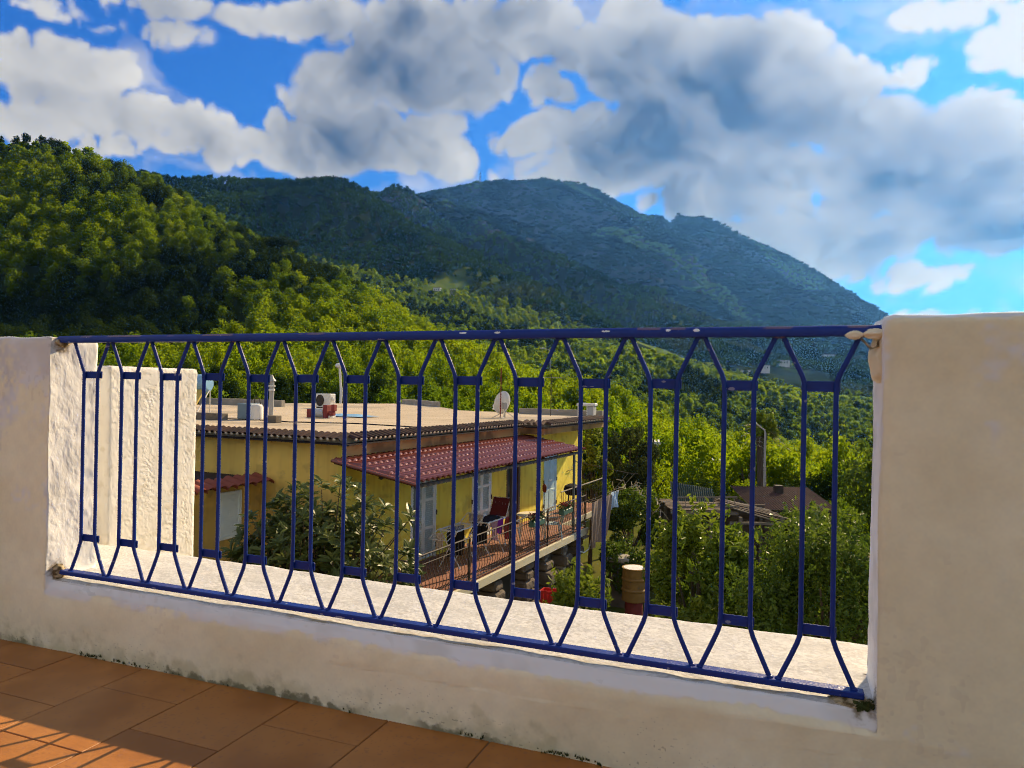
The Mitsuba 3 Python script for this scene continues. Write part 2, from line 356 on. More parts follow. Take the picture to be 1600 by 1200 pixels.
for x in np.arange(-0.4, 2.7, 0.004):
    dn = meshkit.fbm(np.array([x * 6, 0, 3]), 3, 4)
    if rs.rand() < max(0, (float(dn) - .53) * 3.6): spots.append((x, -0.031 - rs.rand() * .004, rs.rand() * .010, 0.005 + 0.007 * rs.rand(), 0.9))
part('parapet_wall', 'moss_line', moss_tufts(spots), 'moss', kind='stuff')
spots = [(2.70 + rs.normal() * .014, -0.012 + rs.normal() * .010, 0.262 + rs.rand() * .016 - .012, 0.016, 0.3) for _ in range(60)]
part('parapet_wall', 'moss_tuft', moss_tufts(spots), 'moss', label='green moss at the right end of the bottom rail')
for i, (c, r) in enumerate([((2.695, -0.004, 0.258), (0.028, 0.022, 0.022))]):
    part('parapet_wall', 'moss_cushion', lump(c, r, 30 + i, 3, .6), 'moss', True)

# ---- blue railing
def blue_paint(p, n, uv):
    c = mix(C(0.002, 0.017, 0.145), C(0.004, 0.030, 0.22), fbm(p.x * 30, p.y * 30, p.z * 30, 3))
    chip = smoothstep(0.795, 0.81, fbm(p.x * 34, p.y * 60, p.z * 60, 2)) * (0.25 + 0.75 * smoothstep(1.160, 1.167, p.z))
    c = mix(c, C(0.75, 0.75, 0.72), chip)
    under = smoothstep(0.2, 0.7, -n.z) * smoothstep(1.13, 1.14, p.z) * smoothstep(0.55, 0.62, fbm(p.x * 12, p.y * 9, 0, 3))
    return mix(c, C(0.30, 0.17, 0.10), under * 0.45)
rough('blue_paint', blue_paint, lambda p, n, uv: 0.34 + 0.2 * fbm(p.x * 40, p.y * 40, p.z * 40, 2), 0.32,
      bump=lambda p, n, uv: fbm(p.x * 70, p.y * 70, p.z * 70, 3) + 0.6 * noise(p.x * 300, p.y * 300, p.z * 300), height=0.0012)
R = thing('blue_railing', 'dark blue painted iron railing of paired bent bars set between the parapet ends', 'railing')
ZB, ZT, BAY = 0.294, 1.162, 0.192
prof = np.array([(0.019, -0.012), (0.0205, -0.004), (0.018, 0.006), (0.010, 0.0125), (0, 0.0138), (-0.010, 0.0125), (-0.018, 0.006), (-0.0205, -0.004), (-0.019, -0.012), (0, -0.0135)])
xs = np.linspace(-0.062, 2.765, 90)
def rail_sheet(X, A):
    i = A.astype(int) % len(prof)
    dz = (meshkit.noise(np.stack([X * 2.0, X * 0, X * 0], -1), 3) - .5) * 0.004
    return np.stack([X, prof[i, 0], prof[i, 1] + ZT + dz], -1)
m = grid_mesh(xs, np.arange(len(prof) + 1), rail_sheet)
part(R, 'top_rail', m, 'blue_paint', 40)
part(R, 'bottom_rail', rbox(-0.03, 2.70, -0.018, 0.018, ZB - 0.016, ZB, 0.003), 'blue_paint')
def baluster(x0, s, rg):
    a = BAY * .315
    zl, zu = ZB + 0.112, ZT - 0.122
    P = [(x0 + s * .010, ZB - .002), (x0 + s * (a * .62), zl - .052), (x0 + s * (a * .86), zl - .018), (x0 + s * (a * .965), zl + .002), (x0 + s * a, zl + .03), (x0 + s * a, zu - .03), (x0 + s * (a * .97), zu - .002), (x0 + s * (a * .87), zu + .016), (x0 + s * (a * .62), zu + .048), (x0 + s * .008, ZT - .010)]
    P = np.array([(x, rg.uniform(-.0012, .0012), z) for x, z in P])
    P[4:6, 0] += rg.uniform(-.0015, .0015)
    m = tube(P, 0.0062, 10)
    return cat(m, lump((P[0, 0], P[0, 1], P[0, 2] + .003), (.009, .009, .006), 3, 1), lump((P[-1, 0], P[-1, 1], P[-1, 2] - .002), (.0085, .0085, .006), 5, 1))
rg = random.Random(8)
for i in range(14):
    for s, x0 in ((1, i * BAY), (-1, (i + 1) * BAY)):
        part(R, 'baluster', baluster(x0, s, rg), 'blue_paint', 40)
    for zc in (ZB + 0.128, ZT - 0.135):
        xa, xb = (i + .315) * BAY, (i + .685) * BAY
        z_ = zc + rg.uniform(-.002, .002)
        part(R, 'spacer_plate', rbox(xa - 0.008, xb + 0.010, 0.006, 0.011, z_ - 0.013, z_ + 0.013, 0.0012), 'blue_paint')
part(R, 'wall_hook', tube([(2.680, -0.02, 1.142), (2.702, -0.022, 1.118), (2.716, -0.02, 1.124), (2.717, -0.016, 1.142)], 0.003, 6), 'mortar_dirty', 30)

# ---- stub wall beyond the left end of the ledge
def stucco_colour(p, n, uv):
    c = mix(C(0.73, 0.71, 0.66), C(0.62, 0.60, 0.55), surf(p, n, 6, 4))
    return mix(c, C(0.45, 0.40, 0.30), smoothstep(0.58, 0.8, surf(p, n, 25, 3, 5.0)) * 0.4)
rough('roughcast', stucco_colour, 0.95, 0.2, bump=lambda p, n, uv: surf(p, n, 85, 3, 2.0), height=0.006)
s = manifold(box(-0.78, -0.45, 0.53, 1.065, -3.0, 1.075)).refine_to_length(0.022).to_mesh()
s = trimesh.Trimesh(s.vert_properties[:, :3], s.tri_verts, process=True)
trimesh.smoothing.filter_taubin(s, 0.5, 0.53, 6)
s.vertices = np.array(s.vertices) + np.array(s.vertex_normals) * ((meshkit.fbm((lambda q: np.stack([q[:, 0] + q[:, 1] * 4, q[:, 2] * 4, q[:, 0]], -1))(np.array(s.vertices)), 3, 3) - .5) * .004)[:, None]
k = thing('stub_wall', 'white roughcast stub wall standing beyond the ledge at the left end of the railing', 'wall')
put(k, s, 'roughcast', True)
# the building that carries the terrace
rough('house_render', lambda p, n, uv: mix(C(0.62, 0.58, 0.48), C(0.70, 0.66, 0.55), fbm(p.x, p.y, p.z, 3)), 0.9)
k = thing('terrace_building', 'cream rendered building under the tiled terrace', 'building')
put(k, box(-2.6, 5.2, -7.0, 0.47, -6.6, -0.31), 'house_render')

# ------------------------------------------------------------------ land
TERRAIN_POINTS = np.array([
    (-365.0, 175.5, 86.9), (-316.5, 178.5, 86.6), (-273.3, 179.3, 81.1), (-255.3, 181.1, 80.5), (-241.7, 183.2, 78.3), (-222.7, 183.2, 73.0), (-201.8, 180.7, 64.4), (-180.0, 178.6, 53.6),
    (-159.3, 176.0, 43.5), (-143.3, 171.6, 36.8), (-126.4, 167.5, 30.5), (-110.5, 163.0, 24.7), (-94.0, 155.6, 16.9), (-83.1, 149.1, 11.7), (-71.4, 143.0, 7.3), (-55.3, 134.3, 2.6),
    (-42.2, 124.4, -1.5), (-35.4, 118.5, -3.3), (-23.9, 108.0, -5.3), (-17.3, 99.9, -7.9), (-12.7, 93.1, -9.6), (-260.5, 125.4, 41.1), (-223.3, 129.3, 39.5), (-197.4, 129.9, 37.0),
    (-175.8, 131.9, 33.5), (-153.4, 132.1, 28.2), (-132.4, 131.9, 23.2), (-110.5, 128.7, 15.9), (-99.2, 125.6, 12.4), (-224.7, 108.5, 12.2), (-166.5, 109.9, 11.0), (-148.3, 111.7, 10.0),
    (-130.9, 113.1, 9.1), (-113.6, 113.5, 7.5), (-96.5, 112.7, 5.9), (-84.3, 116.4, 6.6), (-69.0, 114.9, 3.9), (-51.2, 105.8, -0.0), (-100.0, 54.4, -1.8), (-83.9, 55.4, -2.5),
    (-70.9, 57.3, -2.7), (-59.3, 59.7, -2.9), (-48.2, 61.9, -3.5), (-36.6, 62.2, -4.0), (-29.7, 62.7, -4.2), (-24.5, 66.9, -4.7), (-19.7, 68.8, -6.2), (-14.5, 66.6, -7.3),
    (-10.1, 66.2, -8.9), (-511.6, 246.7, 97.8), (-385.2, 253.5, 79.3), (-297.5, 255.9, 64.4), (-212.4, 246.5, 32.8), (-155.0, 236.9, 17.4), (-105.0, 213.6, 1.9), (-65.8, 196.8, -6.1),
    (-37.5, 165.0, -11.9), (-911.8, 497.3, 199.9), (-755.8, 537.2, 200.6), (-618.9, 569.5, 203.4), (-662.5, 609.5, 183.1), (-718.4, 660.9, 142.4), (-577.0, 596.7, 209.2), (-617.6, 638.6, 188.3),
    (-669.8, 692.5, 146.4), (-554.0, 638.0, 213.6), (-593.0, 682.8, 192.2), (-643.0, 740.4, 149.5), (-521.2, 672.4, 217.2), (-557.8, 719.6, 195.4), (-605.0, 780.3, 152.0), (-486.1, 707.6, 223.6),
    (-520.3, 757.3, 201.2), (-564.3, 821.2, 156.5), (-446.2, 712.7, 202.6), (-477.7, 762.7, 182.3), (-518.0, 827.0, 141.8), (-392.1, 691.1, 168.9), (-419.7, 739.6, 152.0), (-455.3, 802.0, 118.2),
    (-339.8, 679.5, 144.9), (-363.7, 727.2, 130.4), (-394.5, 788.6, 101.4), (-290.4, 666.8, 124.9), (-310.9, 713.6, 112.4), (-337.3, 773.8, 87.4), (-238.2, 655.2, 98.7), (-255.0, 701.2, 88.9),
    (-276.7, 760.3, 69.1), (-192.3, 651.8, 75.6), (-205.9, 697.6, 68.1), (-223.4, 756.4, 52.9), (-494.2, 489.9, 131.1), (-417.9, 498.4, 117.2), (-365.1, 497.8, 98.2), (-305.4, 499.8, 80.4),
    (-258.1, 497.1, 58.5), (-221.5, 511.5, 49.4), (-184.8, 526.0, 35.4), (-239.5, 364.7, 42.8), (-190.0, 352.0, 29.5), (-155.4, 344.2, 18.2), (-111.5, 329.2, 7.7), (-516.1, 1028.8, 267.6),
    (-374.7, 902.1, 168.4), (-642.5, 1086.5, 289.8), (-483.9, 966.4, 215.1), (-418.8, 959.9, 187.8), (-348.3, 955.5, 156.7), (-300.6, 952.8, 145.5), (-249.2, 930.2, 120.9), (-181.7, 892.4, 82.4),
    (-145.3, 863.8, 64.0), (-1071.4, 1615.5, 488.7), (-1146.6, 1728.7, 439.9), (-1243.3, 1874.3, 342.1), (-1030.3, 1739.0, 516.8), (-1102.6, 1860.9, 465.1), (-1195.6, 2017.6, 361.7), (-979.6, 1866.3, 552.3),
    (-1048.3, 1997.1, 497.1), (-1136.7, 2165.2, 386.6), (-901.2, 2004.4, 593.0), (-964.5, 2144.9, 533.7), (-1045.8, 2325.5, 415.1), (-830.2, 2086.0, 608.4), (-888.5, 2232.2, 547.5), (-963.5, 2420.1, 425.9),
    (-736.6, 2176.5, 634.3), (-788.4, 2329.0, 570.8), (-854.9, 2525.0, 444.0), (-658.8, 2196.4, 626.9), (-705.1, 2350.3, 564.2), (-764.6, 2548.1, 438.8), (-596.3, 2210.3, 609.3), (-638.3, 2365.1, 548.3),
    (-692.2, 2564.2, 426.5), (-562.6, 2223.7, 584.0), (-602.1, 2379.4, 525.6), (-653.0, 2579.8, 408.8), (-497.2, 2249.5, 553.3), (-532.1, 2407.1, 498.0), (-577.1, 2609.7, 387.3), (-454.1, 2288.1, 514.9),
    (-486.1, 2448.4, 463.4), (-527.2, 2654.5, 360.4), (-419.9, 2323.1, 491.8), (-449.5, 2485.8, 442.6), (-487.5, 2695.1, 344.2), (-397.0, 2353.5, 504.8), (-425.0, 2518.4, 454.3), (-460.9, 2730.4, 353.3),
    (-370.5, 2385.2, 563.4), (-396.6, 2552.3, 507.1), (-430.2, 2767.2, 394.4), (-337.0, 2409.2, 543.7), (-360.8, 2578.0, 489.3), (-391.4, 2795.0, 380.6), (-276.5, 2443.8, 545.1), (-296.0, 2615.0, 490.6),
    (-321.1, 2835.1, 381.6), (-198.3, 2474.7, 500.8), (-212.4, 2648.0, 450.7), (-230.5, 2870.9, 350.6), (-100.0, 2492.0, 457.1), (-107.2, 2666.6, 411.4), (-116.4, 2891.0, 319.9), (15.9, 2516.3, 400.0),
    (16.8, 2692.6, 360.0), (18.0, 2919.3, 280.0), (130.2, 2540.1, 321.6), (139.1, 2718.0, 289.4), (150.6, 2946.8, 225.1), (239.0, 2561.7, 226.3), (255.6, 2741.2, 203.7), (276.9, 2971.9, 158.4),
    (372.0, 2592.9, 131.1), (397.8, 2774.5, 118.0), (431.1, 3008.1, 91.8), (551.5, 2631.6, 44.2), (589.9, 2815.9, 39.8), (639.3, 3052.9, 30.9), (-785.9, 1567.1, 363.4), (-652.5, 1565.9, 340.1),
    (-590.2, 1751.4, 389.1), (-427.0, 1762.1, 334.0), (-295.8, 1921.2, 322.6), (-144.3, 2034.7, 283.1), (-15.8, 2031.7, 211.6), (127.4, 2142.0, 160.4), (239.3, 2186.2, 102.8), (-384.8, 1295.6, 200.3),
    (-307.8, 1379.7, 191.3), (-207.8, 1526.4, 201.2), (-91.2, 1679.8, 189.6), (41.9, 1839.7, 159.9), (-176.7, 1162.9, 102.0), (-86.6, 1252.1, 92.9), (11.6, 1344.5, 82.6), (118.2, 1440.2, 59.7),
    (213.9, 1478.0, 27.4), (-83.1, 415.6, 15.8), (-66.0, 400.9, 9.1), (-44.3, 366.5, -3.2), (-23.3, 331.7, -11.6), (-4.1, 296.4, -17.9), (-68.3, 292.5, -0.3), (-51.7, 288.4, -6.6),
    (-34.6, 273.6, -13.4), (-18.7, 247.7, -20.7), (-93.3, 927.3, 49.7), (-32.4, 897.5, 32.8), (36.8, 924.8, 26.7), (106.2, 952.1, 13.2), (-66.4, 669.3, 13.6), (-10.9, 583.8, -0.6),
    (30.1, 524.7, -11.0), (65.0, 506.2, -15.9), (-16.1, 345.4, -15.5), (9.9, 312.6, -20.3), (28.2, 287.6, -24.3), (51.7, 275.3, -24.6), (-13.2, 131.6, -15.2), (-4.2, 178.1, -17.7),
    (8.9, 161.8, -19.4), (19.9, 155.4, -20.1), (-7.4, 60.8, -9.1), (-4.1, 64.2, -9.6), (0.2, 63.8, -9.8), (5.1, 63.6, -10.0), (10.0, 65.5, -10.1), (-8.0, 9.0, -6.3),
    (-2.0, 9.0, -6.3), (4.0, 9.0, -6.3), (10.0, 9.0, -6.3), (-14.0, 14.0, -6.3), (-7.0, 20.0, -6.3), (0.0, 18.0, -6.3), (6.0, 18.0, -6.3), (14.0, 18.0, -6.3),
    (-20.0, 10.0, -6.3), (-4.0, 32.0, -6.3), (4.0, 30.0, -6.3), (14.0, 32.0, -6.3), (25.0, 25.0, -6.3), (-35.0, 10.0, -6.3), (-25.0, 25.0, -6.3), (-40.0, -20.0, -6.3),
    (0.0, -20.0, -6.3), (40.0, -10.0, -6.3), (40.0, 15.0, -6.3), (-15.0, 0.0, -6.3), (15.0, 0.0, -6.3), (0.0, 0.0, -6.3), (-60.0, 0.0, -6.3), (-18.0, 38.0, -5.5),
    (-30.0, 40.0, -5.0), (-8.0, 42.0, -6.0), (8.0, 45.0, -7.0), (-200.0, -200.0, 0.0), (200.0, -200.0, -8.0), (0.0, -300.0, 0.0), (-500.0, 0.0, 60.0), (500.0, 0.0, -20.0),
    (-400.0, 150.0, 90.0), (400.0, 300.0, -10.0), (-1500.0, -1500.0, 0.0), (1500.0, -1500.0, 0.0), (2500.0, 500.0, -20.0), (-2500.0, 800.0, 300.0), (-2500.0, -200.0, 100.0), (0.0, -2500.0, 0.0),
    (-845.7, 307.8, 110.0), (-1691.4, 615.6, 120.0), (-2251.7, 1300.0, 150.0), (-2121.3, 2121.3, 200.0), (-1600.0, 2771.3, 230.0), (-1128.7, 3101.0, 200.0), (-573.0, 3249.9, 120.0), (0.0, 3200.0, 60.0),
    (486.2, 2757.5, 0.0), (1098.8, 2356.4, -10.0), (507.1, 1087.6, -15.0), (211.3, 453.2, -14.0), (2121.3, 2121.3, -20.0), (0.0, 6000.0, -40.0), (0.0, 12000.0, -40.0), (1552.9, 5795.6, -40.0),
    (3105.8, 11591.1, -40.0), (3000.0, 5196.2, -40.0), (6000.0, 10392.3, -40.0), (4242.6, 4242.6, -40.0), (8485.3, 8485.3, -40.0), (5196.2, 3000.0, -40.0), (10392.3, 6000.0, -40.0), (5795.6, 1552.9, -40.0),
    (11591.1, 3105.8, -40.0), (6000.0, 0.0, -40.0), (12000.0, 0.0, -40.0), (5795.6, -1552.9, -40.0), (11591.1, -3105.8, -40.0), (5196.2, -3000.0, -40.0), (10392.3, -6000.0, -40.0), (4242.6, -4242.6, -40.0),
    (8485.3, -8485.3, -40.0), (3000.0, -5196.2, -40.0), (6000.0, -10392.3, -40.0), (1552.9, -5795.6, -40.0), (3105.8, -11591.1, -40.0), (0.0, -6000.0, -40.0), (0.0, -12000.0, -40.0), (-1552.9, -5795.6, -40.0),
    (-3105.8, -11591.1, -40.0), (-3000.0, -5196.2, -40.0), (-6000.0, -10392.3, -40.0), (-4242.6, -4242.6, -40.0), (-8485.3, -8485.3, -40.0), (-5196.2, -3000.0, -40.0), (-10392.3, -6000.0, -40.0), (-5795.6, -1552.9, -40.0),
    (-11591.1, -3105.8, -40.0), (-6000.0, -0.0, -40.0), (-12000.0, -0.0, -40.0), (-5795.6, 1552.9, -40.0), (-11591.1, 3105.8, -40.0), (-5196.2, 3000.0, -40.0), (-10392.3, 6000.0, -40.0), (-4242.6, 4242.6, -40.0),
    (-8485.3, 8485.3, -40.0), (-3000.0, 5196.2, -40.0), (-6000.0, 10392.3, -40.0), (-1552.9, 5795.6, -40.0), (-3105.8, 11591.1, -40.0),
])
RIDGE_POINTS = np.array([
    (-365, 176), (-365, 176), (-353, 176), (-341, 177), (-329, 178), (-317, 178), (-317, 178), (-306, 179), (-295, 179), (-284, 179), (-273, 179), (-273, 179),
    (-269, 180), (-264, 180), (-260, 181), (-255, 181), (-255, 181), (-252, 182), (-249, 182), (-245, 183), (-242, 183), (-242, 183), (-237, 183), (-232, 183),
    (-227, 183), (-223, 183), (-223, 183), (-217, 183), (-212, 182), (-207, 181), (-202, 181), (-202, 181), (-196, 180), (-191, 180), (-185, 179), (-180, 179),
    (-180, 179), (-175, 178), (-170, 177), (-164, 177), (-159, 176), (-159, 176), (-155, 175), (-151, 174), (-147, 173), (-143, 172), (-143, 172), (-139, 171),
    (-135, 170), (-131, 169), (-126, 167), (-126, 167), (-122, 166), (-118, 165), (-114, 164), (-111, 163), (-111, 163), (-106, 161), (-102, 159), (-98, 157),
    (-94, 156), (-94, 156), (-91, 154), (-89, 152), (-86, 151), (-83, 149), (-83, 149), (-80, 148), (-77, 146), (-74, 145), (-71, 143), (-71, 143),
    (-67, 141), (-63, 139), (-59, 136), (-55, 134), (-55, 134), (-52, 132), (-49, 129), (-45, 127), (-42, 124), (-42, 124), (-40, 123), (-39, 121),
    (-37, 120), (-35, 119), (-35, 119), (-33, 116), (-30, 113), (-27, 111), (-24, 108), (-24, 108), (-22, 106), (-21, 104), (-19, 102), (-17, 100),
    (-17, 100), (-16, 98), (-15, 96), (-14, 95), (-13, 93), (-912, 497), (-912, 497), (-873, 507), (-834, 517), (-795, 527), (-756, 537), (-756, 537),
    (-722, 545), (-687, 553), (-653, 561), (-619, 569), (-619, 569), (-608, 576), (-598, 583), (-588, 590), (-577, 597), (-577, 597), (-571, 607), (-566, 617),
    (-560, 628), (-554, 638), (-554, 638), (-546, 647), (-538, 655), (-529, 664), (-521, 672), (-521, 672), (-512, 681), (-504, 690), (-495, 699), (-486, 708),
    (-486, 708), (-476, 709), (-466, 710), (-456, 711), (-446, 713), (-446, 713), (-433, 707), (-419, 702), (-406, 696), (-392, 691), (-392, 691), (-379, 688),
    (-366, 685), (-353, 682), (-340, 680), (-340, 680), (-327, 676), (-315, 673), (-303, 670), (-290, 667), (-290, 667), (-277, 664), (-264, 661), (-251, 658),
    (-238, 655), (-238, 655), (-227, 654), (-215, 654), (-204, 653), (-192, 652), (-1071, 1616), (-1071, 1616), (-1061, 1646), (-1051, 1677), (-1041, 1708), (-1030, 1739),
    (-1030, 1739), (-1018, 1771), (-1005, 1803), (-992, 1834), (-980, 1866), (-980, 1866), (-960, 1901), (-940, 1935), (-921, 1970), (-901, 2004), (-901, 2004), (-883, 2025),
    (-866, 2045), (-848, 2066), (-830, 2086), (-830, 2086), (-807, 2109), (-783, 2131), (-760, 2154), (-737, 2176), (-737, 2176), (-717, 2181), (-698, 2186), (-678, 2191),
    (-659, 2196), (-659, 2196), (-643, 2200), (-628, 2203), (-612, 2207), (-596, 2210), (-596, 2210), (-588, 2214), (-579, 2217), (-571, 2220), (-563, 2224), (-563, 2224),
    (-546, 2230), (-530, 2237), (-514, 2243), (-497, 2249), (-497, 2249), (-486, 2259), (-476, 2269), (-465, 2278), (-454, 2288), (-454, 2288), (-446, 2297), (-437, 2306),
    (-428, 2314), (-420, 2323), (-420, 2323), (-414, 2331), (-408, 2338), (-403, 2346), (-397, 2354), (-397, 2354), (-390, 2361), (-384, 2369), (-377, 2377), (-371, 2385),
    (-371, 2385), (-362, 2391), (-354, 2397), (-345, 2403), (-337, 2409), (-337, 2409), (-322, 2418), (-307, 2427), (-292, 2435), (-276, 2444), (-276, 2444), (-257, 2452),
    (-237, 2459), (-218, 2467), (-198, 2475), (-198, 2475), (-174, 2479), (-149, 2483), (-125, 2488), (-100, 2492), (-100, 2492), (-71, 2498), (-42, 2504), (-13, 2510),
    (16, 2516), (16, 2516), (44, 2522), (73, 2528), (102, 2534), (130, 2540), (130, 2540), (157, 2545), (185, 2551), (212, 2556), (239, 2562), (239, 2562),
    (272, 2570), (306, 2577), (339, 2585), (372, 2593), (372, 2593), (417, 2603), (462, 2612), (507, 2622), (551, 2632),
])

_ridge = __import__('scipy.spatial', fromlist=['cKDTree']).cKDTree(RIDGE_POINTS)
_rbf = RBFInterpolator(TERRAIN_POINTS[:, :2] / 100, TERRAIN_POINTS[:, 2], kernel='linear', smoothing=0.0, neighbors=24)

def ground_z(x, y):
    x, y = np.asarray(x, float), np.asarray(y, float)
    shape = x.shape
    p = np.stack([x.ravel(), y.ravel()], 1)
    z = _rbf(p / 100)
    d = np.hypot(p[:, 0] - 2.5, p[:, 1] + 2)
    p3 = np.concatenate([p, np.zeros((len(p), 1))], 1)
    far = np.clip((d - 350) / 600, 0, 1)
    hill = np.clip((z + 10) / 150, 0, 1)
    gully = 1 - np.abs(2 * meshkit.fbm(p3 / 340, 4, 3) - 1)
    ridges = 1 - np.abs(2 * meshkit.fbm(p3 * np.array([1.5, .6, 1]) / 170 + 9, 3, 13) - 1)
    calm = np.clip(_ridge.query(p)[0] / (0.15 * d + 5), 0, 1)
    calm = 0.10 + 0.90 * calm * calm * (3 - 2 * calm)
    z = z + calm * far * hill * np.minimum(d / 1700, 1.1) * ((gully - 0.72) * 200 + (ridges - .7) * 50)
    z = z + np.clip((d - 40) / 150, 0, 1) * calm * (meshkit.fbm(p3 / 38, 3, 5) - 0.5) * (7 + 8 * far) + (meshkit.fbm(p3 / 5, 2, 6) - .5) * 0.5 * np.clip((d - 20) / 30, 0, 1) * np.clip((330 - d) / 200, 0, 1)
    return z.reshape(shape)

az = np.radians(np.concatenate([np.arange(-180, -62, 4.0), np.arange(-62, 24, 0.2), np.arange(24, 180, 4.0)]))
rr = np.concatenate([[0.5], np.geomspace(7, 600, 150), np.geomspace(608, 3300, 190), [3700, 4200]])
A, Rr = np.meshgrid(az, rr, indexing='ij')
X, Y = 2.5 + Rr * np.sin(A), -2 + Rr * np.cos(A)
Z = ground_z(X, Y)
na, nr = A.shape
i, j = np.meshgrid(np.arange(na), np.arange(nr - 1), indexing='ij')
i2 = (i + 1) % na
q = np.stack([i * nr + j, i * nr + j + 1, i2 * nr + j + 1, i2 * nr + j], -1).reshape(-1, 4)
land = trimesh.Trimesh(np.stack([X, Y, Z], -1).reshape(-1, 3), np.vstack([q[:, [0, 2, 1]], q[:, [0, 3, 2]]]), process=False)

def land_colour(p, n, uv):
    d = dr.sqrt(p.x * p.x + p.y * p.y)
    grass = mix(C(0.060, 0.085, 0.016), C(0.13, 0.12, 0.035), fbm(p.x / 3, p.y / 3, 0, 4))
    soil = mix(C(0.075, 0.055, 0.032), C(0.14, 0.105, 0.065), fbm(p.x * 2, p.y * 2, 0, 3))
    near = mix(soil, grass, smoothstep(0.35, 0.6, fbm(p.x / 6, p.y / 6, 3, 4)))
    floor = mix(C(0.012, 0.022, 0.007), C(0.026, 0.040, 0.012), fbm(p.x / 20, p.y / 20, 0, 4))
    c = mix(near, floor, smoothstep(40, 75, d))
    field = mix(C(0.06, 0.105, 0.012), C(0.13, 0.165, 0.03), fbm(p.x / 11, p.y / 11, 0, 3))
    c = mix(c, field, smoothstep(0.60, 0.66, fbm(p.x / 90, p.y / 90, 8, 3)) * smoothstep(450, 600, d) * smoothstep(150, 90, p.z))
    rock = mix(C(0.03, 0.03, 0.025), C(0.07, 0.065, 0.055), fbm(p.x / 15, p.y / 15, p.z / 6, 3))
    return mix(c, rock, smoothstep(0.72, 0.60, n.z) * smoothstep(150, 260, p.z) * smoothstep(0.4, 0.6, fbm(p.x / 60, p.y / 60, p.z / 20, 3)))
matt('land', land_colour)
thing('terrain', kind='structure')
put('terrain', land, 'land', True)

# ---- foliage
def leafy(name, a, b, trans=1.0, scale=4.0, rough_=0.6, spec=0.0, c3=None):
    def fn(p, n, uv):
        t = smoothstep(0.25, 0.75, fbm(p.x / scale, p.y / scale, p.z / scale, 3) * 0.65 + 0.35 * cell_rand(p.x * 3.1, p.y * 3.1, p.z * 3.1))
        c = mix(C(*a), C(*b), t)
        return c if c3 is None else mix(c, C(*c3), smoothstep(0.62, 0.7, fbm(p.x / 14 + 3, p.y / 14, p.z / 14, 2)))
    scene[name] = {'type': 'principledthin', 'base_color': mikit.proc(fn), 'roughness': rough_, 'diff_trans': trans, 'spec_trans': spec, 'eta': 1.4}
leafy('leaf_spring', (0.145, 0.235, 0.005), (0.255, 0.325, 0.008), 1.55, 9)
leafy('leaf_green', (0.085, 0.150, 0.006), (0.16, 0.235, 0.009), 1.5, 9)
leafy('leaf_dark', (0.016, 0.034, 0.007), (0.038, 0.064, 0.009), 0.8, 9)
matt('leaf_far', lambda p, n, uv: mix(mix(C(0.004, 0.014, 0.006), C(0.016, 0.036, 0.008), smoothstep(0.3, 0.7, fbm(p.x / 60, p.y / 60, 3, 3))), C(0.085, 0.135, 0.02), smoothstep(0.62, 0.72, fbm(p.x / 210 + 3, p.y / 210, 1, 3))))  # brighter patches: sunlight put into the leaf colour of the far forest
matt('leaf_ridge', lambda p, n, uv: mix(mix(C(0.016, 0.052, 0.010), C(0.075, 0.135, 0.012), smoothstep(0.3, 0.7, fbm(p.x / 50, p.y / 50, p.z / 50, 3))), C(0.11, 0.13, 0.02), smoothstep(0.60, 0.7, fbm(p.x / 120 + 5, p.y / 120, p.z / 60, 2))))
rough('bark', lambda p, n, uv: mix(C(0.05, 0.036, 0.024), C(0.12, 0.092, 0.065), fbm(p.x * 14, p.y * 14, p.z * 3, 3)), 0.95)

def leaf_cards(pos, nor, size, rs, aspect=1.0, fold=0.25):
    """one folded leaf clump (4 vertices, 2 faces) per position, facing roughly along nor"""
    n = len(pos)
    nor = nor / (np.linalg.norm(nor, axis=1, keepdims=True) + 1e-9)
    t = np.cross(nor, rs.normal(size=(n, 3))); t /= np.linalg.norm(t, axis=1, keepdims=True) + 1e-9
    b = np.cross(nor, t)
    s = (np.asarray(size) * np.ones(n))[:, None]
    v = np.stack([pos - t * s * aspect, pos - b * s * .5 + nor * s * fold * .4, pos + t * s * aspect, pos + b * s * .5 + nor * s * fold * .4], 1)
    v[:, 0] -= nor * s * fold * .5; v[:, 2] -= nor * s * fold * .5
    k = np.arange(n)[:, None] * 4
    return v.reshape(-1, 3), np.vstack([k + [0, 1, 2], k + [0, 2, 3]])

